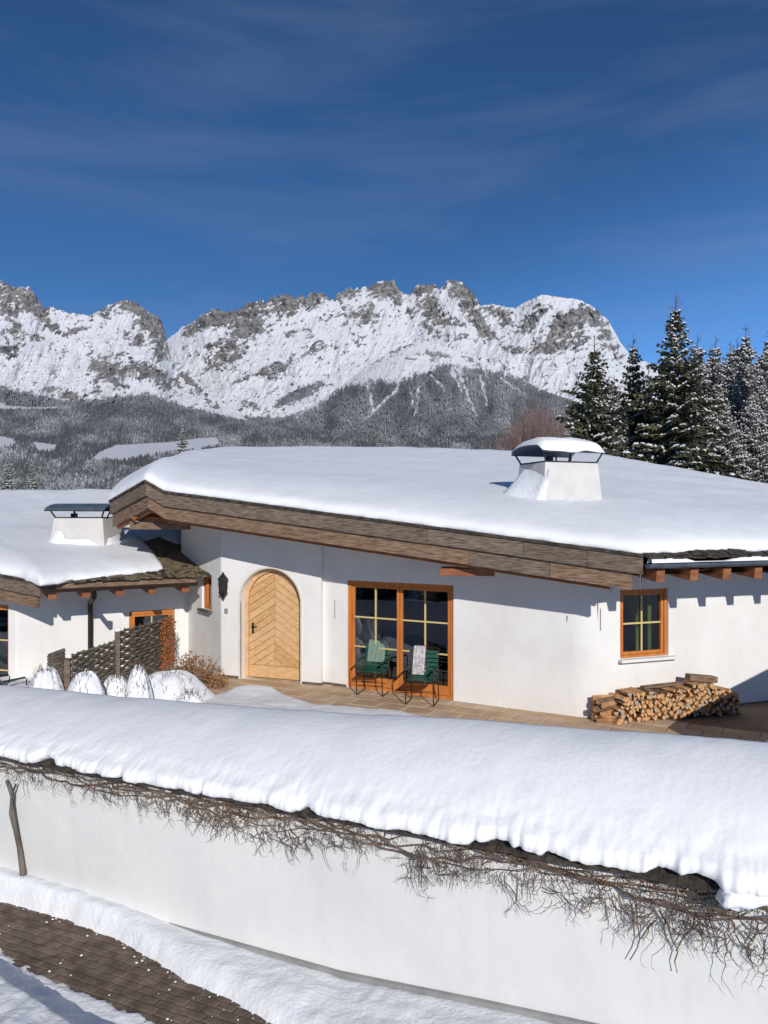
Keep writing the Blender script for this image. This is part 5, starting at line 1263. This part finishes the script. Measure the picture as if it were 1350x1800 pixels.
# ================================================================== CONIFERS
def conifer(name, H, Rw, seed, nwhorl, snowf, matn, label, cat='tree', group=None, bare_top=.12, dens=1.0, droop=.32, tw=.10):
    rd_ = np.random.RandomState(seed); root = empty(name); tag(root, label, cat, group)
    m = MB(); m.tube([(0, 0, -.6), (0.02, 0, H * .4), (0, 0.02, H * .8), (0, 0, H)], [H * .016, H * .011, H * .0045, H * .001], 7); m.build('trunk', bark, root)
    NV = []; NF = []; SV = []; SF = []; nn = 0; sn = 0; bt = MB()
    for iw in range(nwhorl):
        f = (iw + rd_.rand() * .7) / nwhorl; z0 = H * (.05 + .895 * f ** 1.0); rem = 1 - z0 / H / .965
        R0 = Rw * (max(rem, .012) ** .74) * (.72 + .45 * rd_.rand()); nb = rd_.randint(4, 7) if rem > .08 else 4
        if rem < bare_top: R0 *= .75
        ph = rd_.rand() * 6.28
        for ib in range(nb):
            a = ph + ib * 6.283 / nb + rd_.uniform(-.35, .35); Lb = R0 * rd_.uniform(.65, 1.15); dx, dy = math.cos(a), math.sin(a)
            up_ = .55 * (1 - rem) ** 2 + .1; nseg = max(3, int(Lb / (tw * .95) * dens))
            sag = droop * rd_.uniform(.6, 1.3) * (rem + .25)
            bt.tube([(0, 0, z0), (dx * Lb * .5, dy * Lb * .5, z0 + Lb * (up_ * .5 - sag * .25)), (dx * Lb * .97, dy * Lb * .97, z0 + Lb * (up_ * .97 - sag * .94))], [H * .0022, H * .0015, H * .0007], 3, caps=False)
            has_snow = rd_.rand(nseg) < snowf * 1.5
            for k in range(nseg):
                u = (k + .6) / nseg; r_ = Lb * u; zc = z0 + Lb * (up_ * u - sag * u * u); wid = Lb * .34 * (1 - u * .75) + tw * .6
                for s_ in (-1, 1, 0):
                    for rep in range(2 if s_ else 1):
                        wv = wid * rd_.uniform(.5, 1.15) * (1 if s_ else .8); th = (a + s_ * rd_.uniform(.7, 1.15)) if s_ else a + rd_.uniform(-.3, .3)
                        ex, ey = math.cos(th), math.sin(th); px_, py_ = -ey, ex; hw = tw * rd_.uniform(.26, .5); dr = rd_.uniform(.12, .6) * wv; o_ = rd_.uniform(-.03, .03)
                        bx_, by_, bz = dx * r_, dy * r_, zc + o_
                        tx, ty, tz = bx_ + ex * wv, by_ + ey * wv, bz - dr
                        mx_, my_, mz = bx_ + ex * wv * .45, by_ + ey * wv * .45, bz - dr * .3
                        NV += [(bx_, by_, bz), (mx_ + px_ * hw, my_ + py_ * hw, mz - rd_.uniform(0, hw)), (tx, ty, tz), (mx_ - px_ * hw, my_ - py_ * hw, mz - rd_.uniform(0, hw))]
                        NF.append((nn, nn + 1, nn + 2, nn + 3)); nn += 4
                        # hanging needles card
                        if rd_.rand() < .5:
                            NV += [(bx_, by_, bz), (tx, ty, tz), (mx_, my_, mz - tw * rd_.uniform(.5, 1.2))]; NF.append((nn, nn + 1, nn + 2, nn + 2)); nn += 3
                        if has_snow[k] and rd_.rand() < .75:
                            kk = rd_.uniform(.4, .9); e = hw * .85; lift = .018 + .02 * rd_.rand()
                            c0 = (bx_ + ex * wv * .1, by_ + ey * wv * .1, bz + lift); c2_ = (bx_ + ex * wv * kk, by_ + ey * wv * kk, bz - dr * kk + lift)
                            mm = (bx_ + ex * wv * .45, by_ + ey * wv * .45, bz - dr * .3 + lift + tw * .22)
                            SV += [c0, (mm[0] + px_ * e, mm[1] + py_ * e, mm[2] - tw * .30), c2_, (mm[0] - px_ * e, mm[1] - py_ * e, mm[2] - tw * .30), mm]
                            SF += [(sn, sn + 1, sn + 4), (sn + 1, sn + 2, sn + 4), (sn + 2, sn + 3, sn + 4), (sn + 3, sn, sn + 4)]; sn += 5
    for k in range(16):
        zz_ = H * rd_.uniform(.88, .985); a = rd_.uniform(0, 6.28); l_ = (H - zz_) * .30 + .12; bt.tube([(0, 0, zz_), (math.cos(a) * l_, math.sin(a) * l_, zz_ + l_ * .5)], [.018, .008], 3, caps=False)
    b2 = bt.build('branches', bark, root)
    me = bpy.data.meshes.new('crown'); NF = [f if len(set(f)) == 4 else f[:3] for f in NF]; me.from_pydata(NV, [], NF); me.materials.append(matn); c = bpy.data.objects.new('crown', me); col.objects.link(c); c.parent = root
    me = bpy.data.meshes.new('branch_snow'); me.from_pydata(SV, [], SF); me.materials.append(treesnow); c = bpy.data.objects.new('branch_snow', me); col.objects.link(c); c.parent = root
    return root
def place(o, x_, ytop, D_, H, zbase=None, rz=0):
    t_ = P(x_, ytop, D_); o.location = (t_.x, D_, t_.z - H); o.rotation_euler = (0, 0, rz)
DT = 34
big = conifer('spruce_tree', 14.5, 3.8, 1, 62, .30, needle, 'tallest dark spruce with a bare spiky top, standing behind the chimney roof', dens=1.0, bare_top=.2, tw=.17); place(big, 1188, 512, DT, 14.5)
t2 = conifer('spruce_tree', 12.5, 3.8, 2, 54, .24, needle, 'dark spruce directly behind the big chimney, left of the tallest one', tw=.17, bare_top=.1); place(t2, 1045, 588, DT - 1, 12.5)
t3 = conifer('spruce_tree', 12.5, 3.1, 3, 58, .45, needle, 'slimmer snow flecked spruce between the two large dark ones', tw=.16, bare_top=.2); place(t3, 1113, 588, DT + 3, 12.5)
bgp = conifer('snowy_spruce', 14.0, 3.6, 4, 64, .72, needle2, 'frosted spruce in the row at the right edge', group='frosted spruces behind the right side of the roof', tw=.17); place(bgp, 1311, 570, 40, 14)
bg2 = conifer('snowy_spruce', 13.0, 3.6, 5, 60, .62, needle2, 'frosted spruce', group='frosted spruces behind the right side of the roof', tw=.18); place(bg2, 1226, 588, 42, 13)
bgp['label'] = 'tall pointed frosted spruce standing above its neighbours near the right edge'
bg2['label'] = 'frosted spruce touching the right side of the tallest dark spruce'
blab = ['frosted spruce with a rounded top next right after the tallest dark pair', 'frosted spruce with a blunt top midway along the frosted row', 'short narrow frosted spruce top just left of the pointed one', 'darker frosted spruce cut by the right photo edge',
        'frosted spruce low behind the roof at the right edge', 'frosted spruce filling the gap behind the slim middle spruce', 'low frosted spruce behind the right end of the roof snow', 'frosted spruce seen between the big chimney spruce and the slim one',
        'frosted spruce low between the tallest spruce and the frosted row', 'low frosted spruce just under the pointed one', 'small frosted spruce at the left foot of the dark group', 'frosted spruce far back beyond the right photo edge', 'frosted spruce in the back row behind the tallest dark spruce', 'frosted spruce in the back row between the blunt top and the pointed one', 'frosted spruce in the back row right of the pointed one', 'frosted spruce in the back row just right of the tallest dark spruce', 'frosted spruce in the back row near the right photo edge'] + ['frosted spruce low in the gap %s' % q for q in ('behind the slim spruce', 'under the blunt topped spruce', 'under the pointed spruce, back row', 'just right of the tallest spruce foot', 'between the big chimney spruce and the tallest one')] + ['frosted spruce in the farthest row, %s' % q for q in ('its tip right of the tallest spruce', 'its tip left of the blunt top', 'its tip beside the pointed spruce', 'at the very right photo edge')]
for i, (x_, y_, D_, sc) in enumerate(((1258, 590, 46, 1.0), (1284, 600, 44, .95), (1296, 592, 48, 1.0), (1352, 574, 37, 1.0), (1336, 640, 36, .8), (1140, 640, 44, .9), (1275, 690, 34, .65), (1080, 660, 44, .85), (1215, 650, 40, .8), (1320, 680, 35, .7), (1010, 720, 40, .6), (1385, 600, 42, 1), (1165, 640, 50, 1.0), (1272, 625, 54, 1.05), (1330, 622, 54, 1.05), (1238, 632, 52, 1.0), (1360, 630, 50, 1.0), (1128, 690, 38, .72), (1262, 655, 38, .8), (1300, 650, 39, .8), (1232, 668, 37, .75), (1085, 690, 36, .68), (1218, 618, 60, 1.2), (1248, 612, 62, 1.2), (1290, 606, 60, 1.2), (1345, 604, 58, 1.2))):
    src = bgp if i % 2 else bg2; o = copy_tree(src); H = (14.0 if i % 2 else 13.0) * sc; o.scale = (sc, sc, sc); o['label'] = blab[i]; place(o, x_, y_, D_, H, rz=i * 1.1)
# small far spruces on the left
sm_ = conifer('small_spruce', 9.0, 2.2, 8, 26, .40, needle2, 'lone spruce rising over the left shoulder of the main roof', tw=.26, group='spruces standing beyond the left chalet'); place(sm_, 321, 744, 150, 9.0)
for x_, y_, D_, sc, lb in ((14, 802, 120, .75, 'dark snowy spruce at the far left above the left roof'), (57, 808, 125, .62, 'small slim spruce above the left roof, right of the far left one'), (667, 752, 220, .9, 'tiny spruce top peeking over the middle of the main roof'),
                           (-20, 800, 125, .8, 'spruce cut by the left photo edge above the left roof')):
    o = copy_tree(sm_); o.scale = (sc, sc, sc); o['label'] = lb; place(o, x_, y_, D_, 9.0 * sc, rz=x_ * .1)
# bare reddish thicket behind the roof left of the spruces
bt = empty('birch_thicket', P(930, 800, 60)); tag(bt, 'reddish brown leafless thicket left of the dark spruces behind the roof', 'thicket')
m = MB(); rd = random.Random(55)
for i in range(420):
    x_ = rd.gauss(945, 38); yt = 700 + abs(x_ - 960) * .55 + rd.uniform(0, 60); D_ = rd.uniform(62, 80); a = P(x_ + rd.uniform(-8, 8), 815, D_); b_ = P(x_ + rd.uniform(-10, 10), yt, D_)
    md = a.lerp(b_, .55) + Vector((rd.uniform(-.2, .2), 0, 0)); m.tube([a, md, b_], [.035, .022, .008], 3, caps=False)
    for k in range(5):
        f = rd.uniform(.4, .95); c = a.lerp(b_, f); m.tube([c, c + Vector((rd.uniform(-.7, .7), rd.uniform(-.3, .3), rd.uniform(.2, .9)))], [.014, .005], 3, caps=False)
m.build('stems', mat('reddish_twig', (.16, .10, .085), .9, (.26, .18, .16), 2), bt)

# added unseen on the right: shed shape that throws the slanting shadow over the woodpile
sh = empty('shadow_caster_shed', (6.5, 9.6, 0)); tag(sh, 'unseen lean-to shed shape added beyond the right edge to cast a slanting shadow', 'shed')
m = MB(); sp = [(5.0, 9.45, 0), (7.9, 10.0, 0), (10.0, 10.3, 0)]; zt3 = [1.02, 2.30, 3.1]
fr_ = [Vector((a, b, -.1)) for a, b, _ in sp]; tp_ = [Vector((a, b, z)) for (a, b, _), z in zip(sp, zt3)]; off = Vector((.25, -1.2, 0))
m.grid([fr_, tp_]); m.grid([[p + off for p in fr_], [p + off for p in tp_]]); m.grid([[fr_[0], tp_[0]], [fr_[0] + off, tp_[0] + off]]); m.grid([[fr_[-1], tp_[-1]], [fr_[-1] + off, tp_[-1] + off]])
m.build('wall', plaster, sh)
m = MB(); m.sweep([tp_[0] + off * -.02, tp_[-1] + off * -.02], prof_rect(-.08, 1.3, .0, .08)); m.build('roof', shingle, sh)
# trees behind / left of the viewpoint, seen only as dark reflections in the glass
rl = ['spruce standing left of the viewpoint, mirrored dark in the glass doors']
for i, (x_, y_, sc) in enumerate(((-17, 2, 1.0), (-20, -2, 1.1), (-16, -5, .9), (-22, 5, 1.1), (-24, 1, 1.0), (-19, -9, 1.0), (-26, -6, 1.2))):
    o = copy_tree(bg2); o.scale = (sc * 1.2, sc * 1.2, sc); o.location = (x_, y_, -1.4); o['label'] = 'spruce outside the photo left of the viewpoint, %s counted from the camera outwards' % ('nearest', 'third', 'second', 'fifth', 'sixth', 'fourth', 'farthest')[i]; o['group'] = 'spruces mirrored in the glass doors'; o.rotation_euler = (0, 0, i)
print('logs', nl, 'strands', nst)
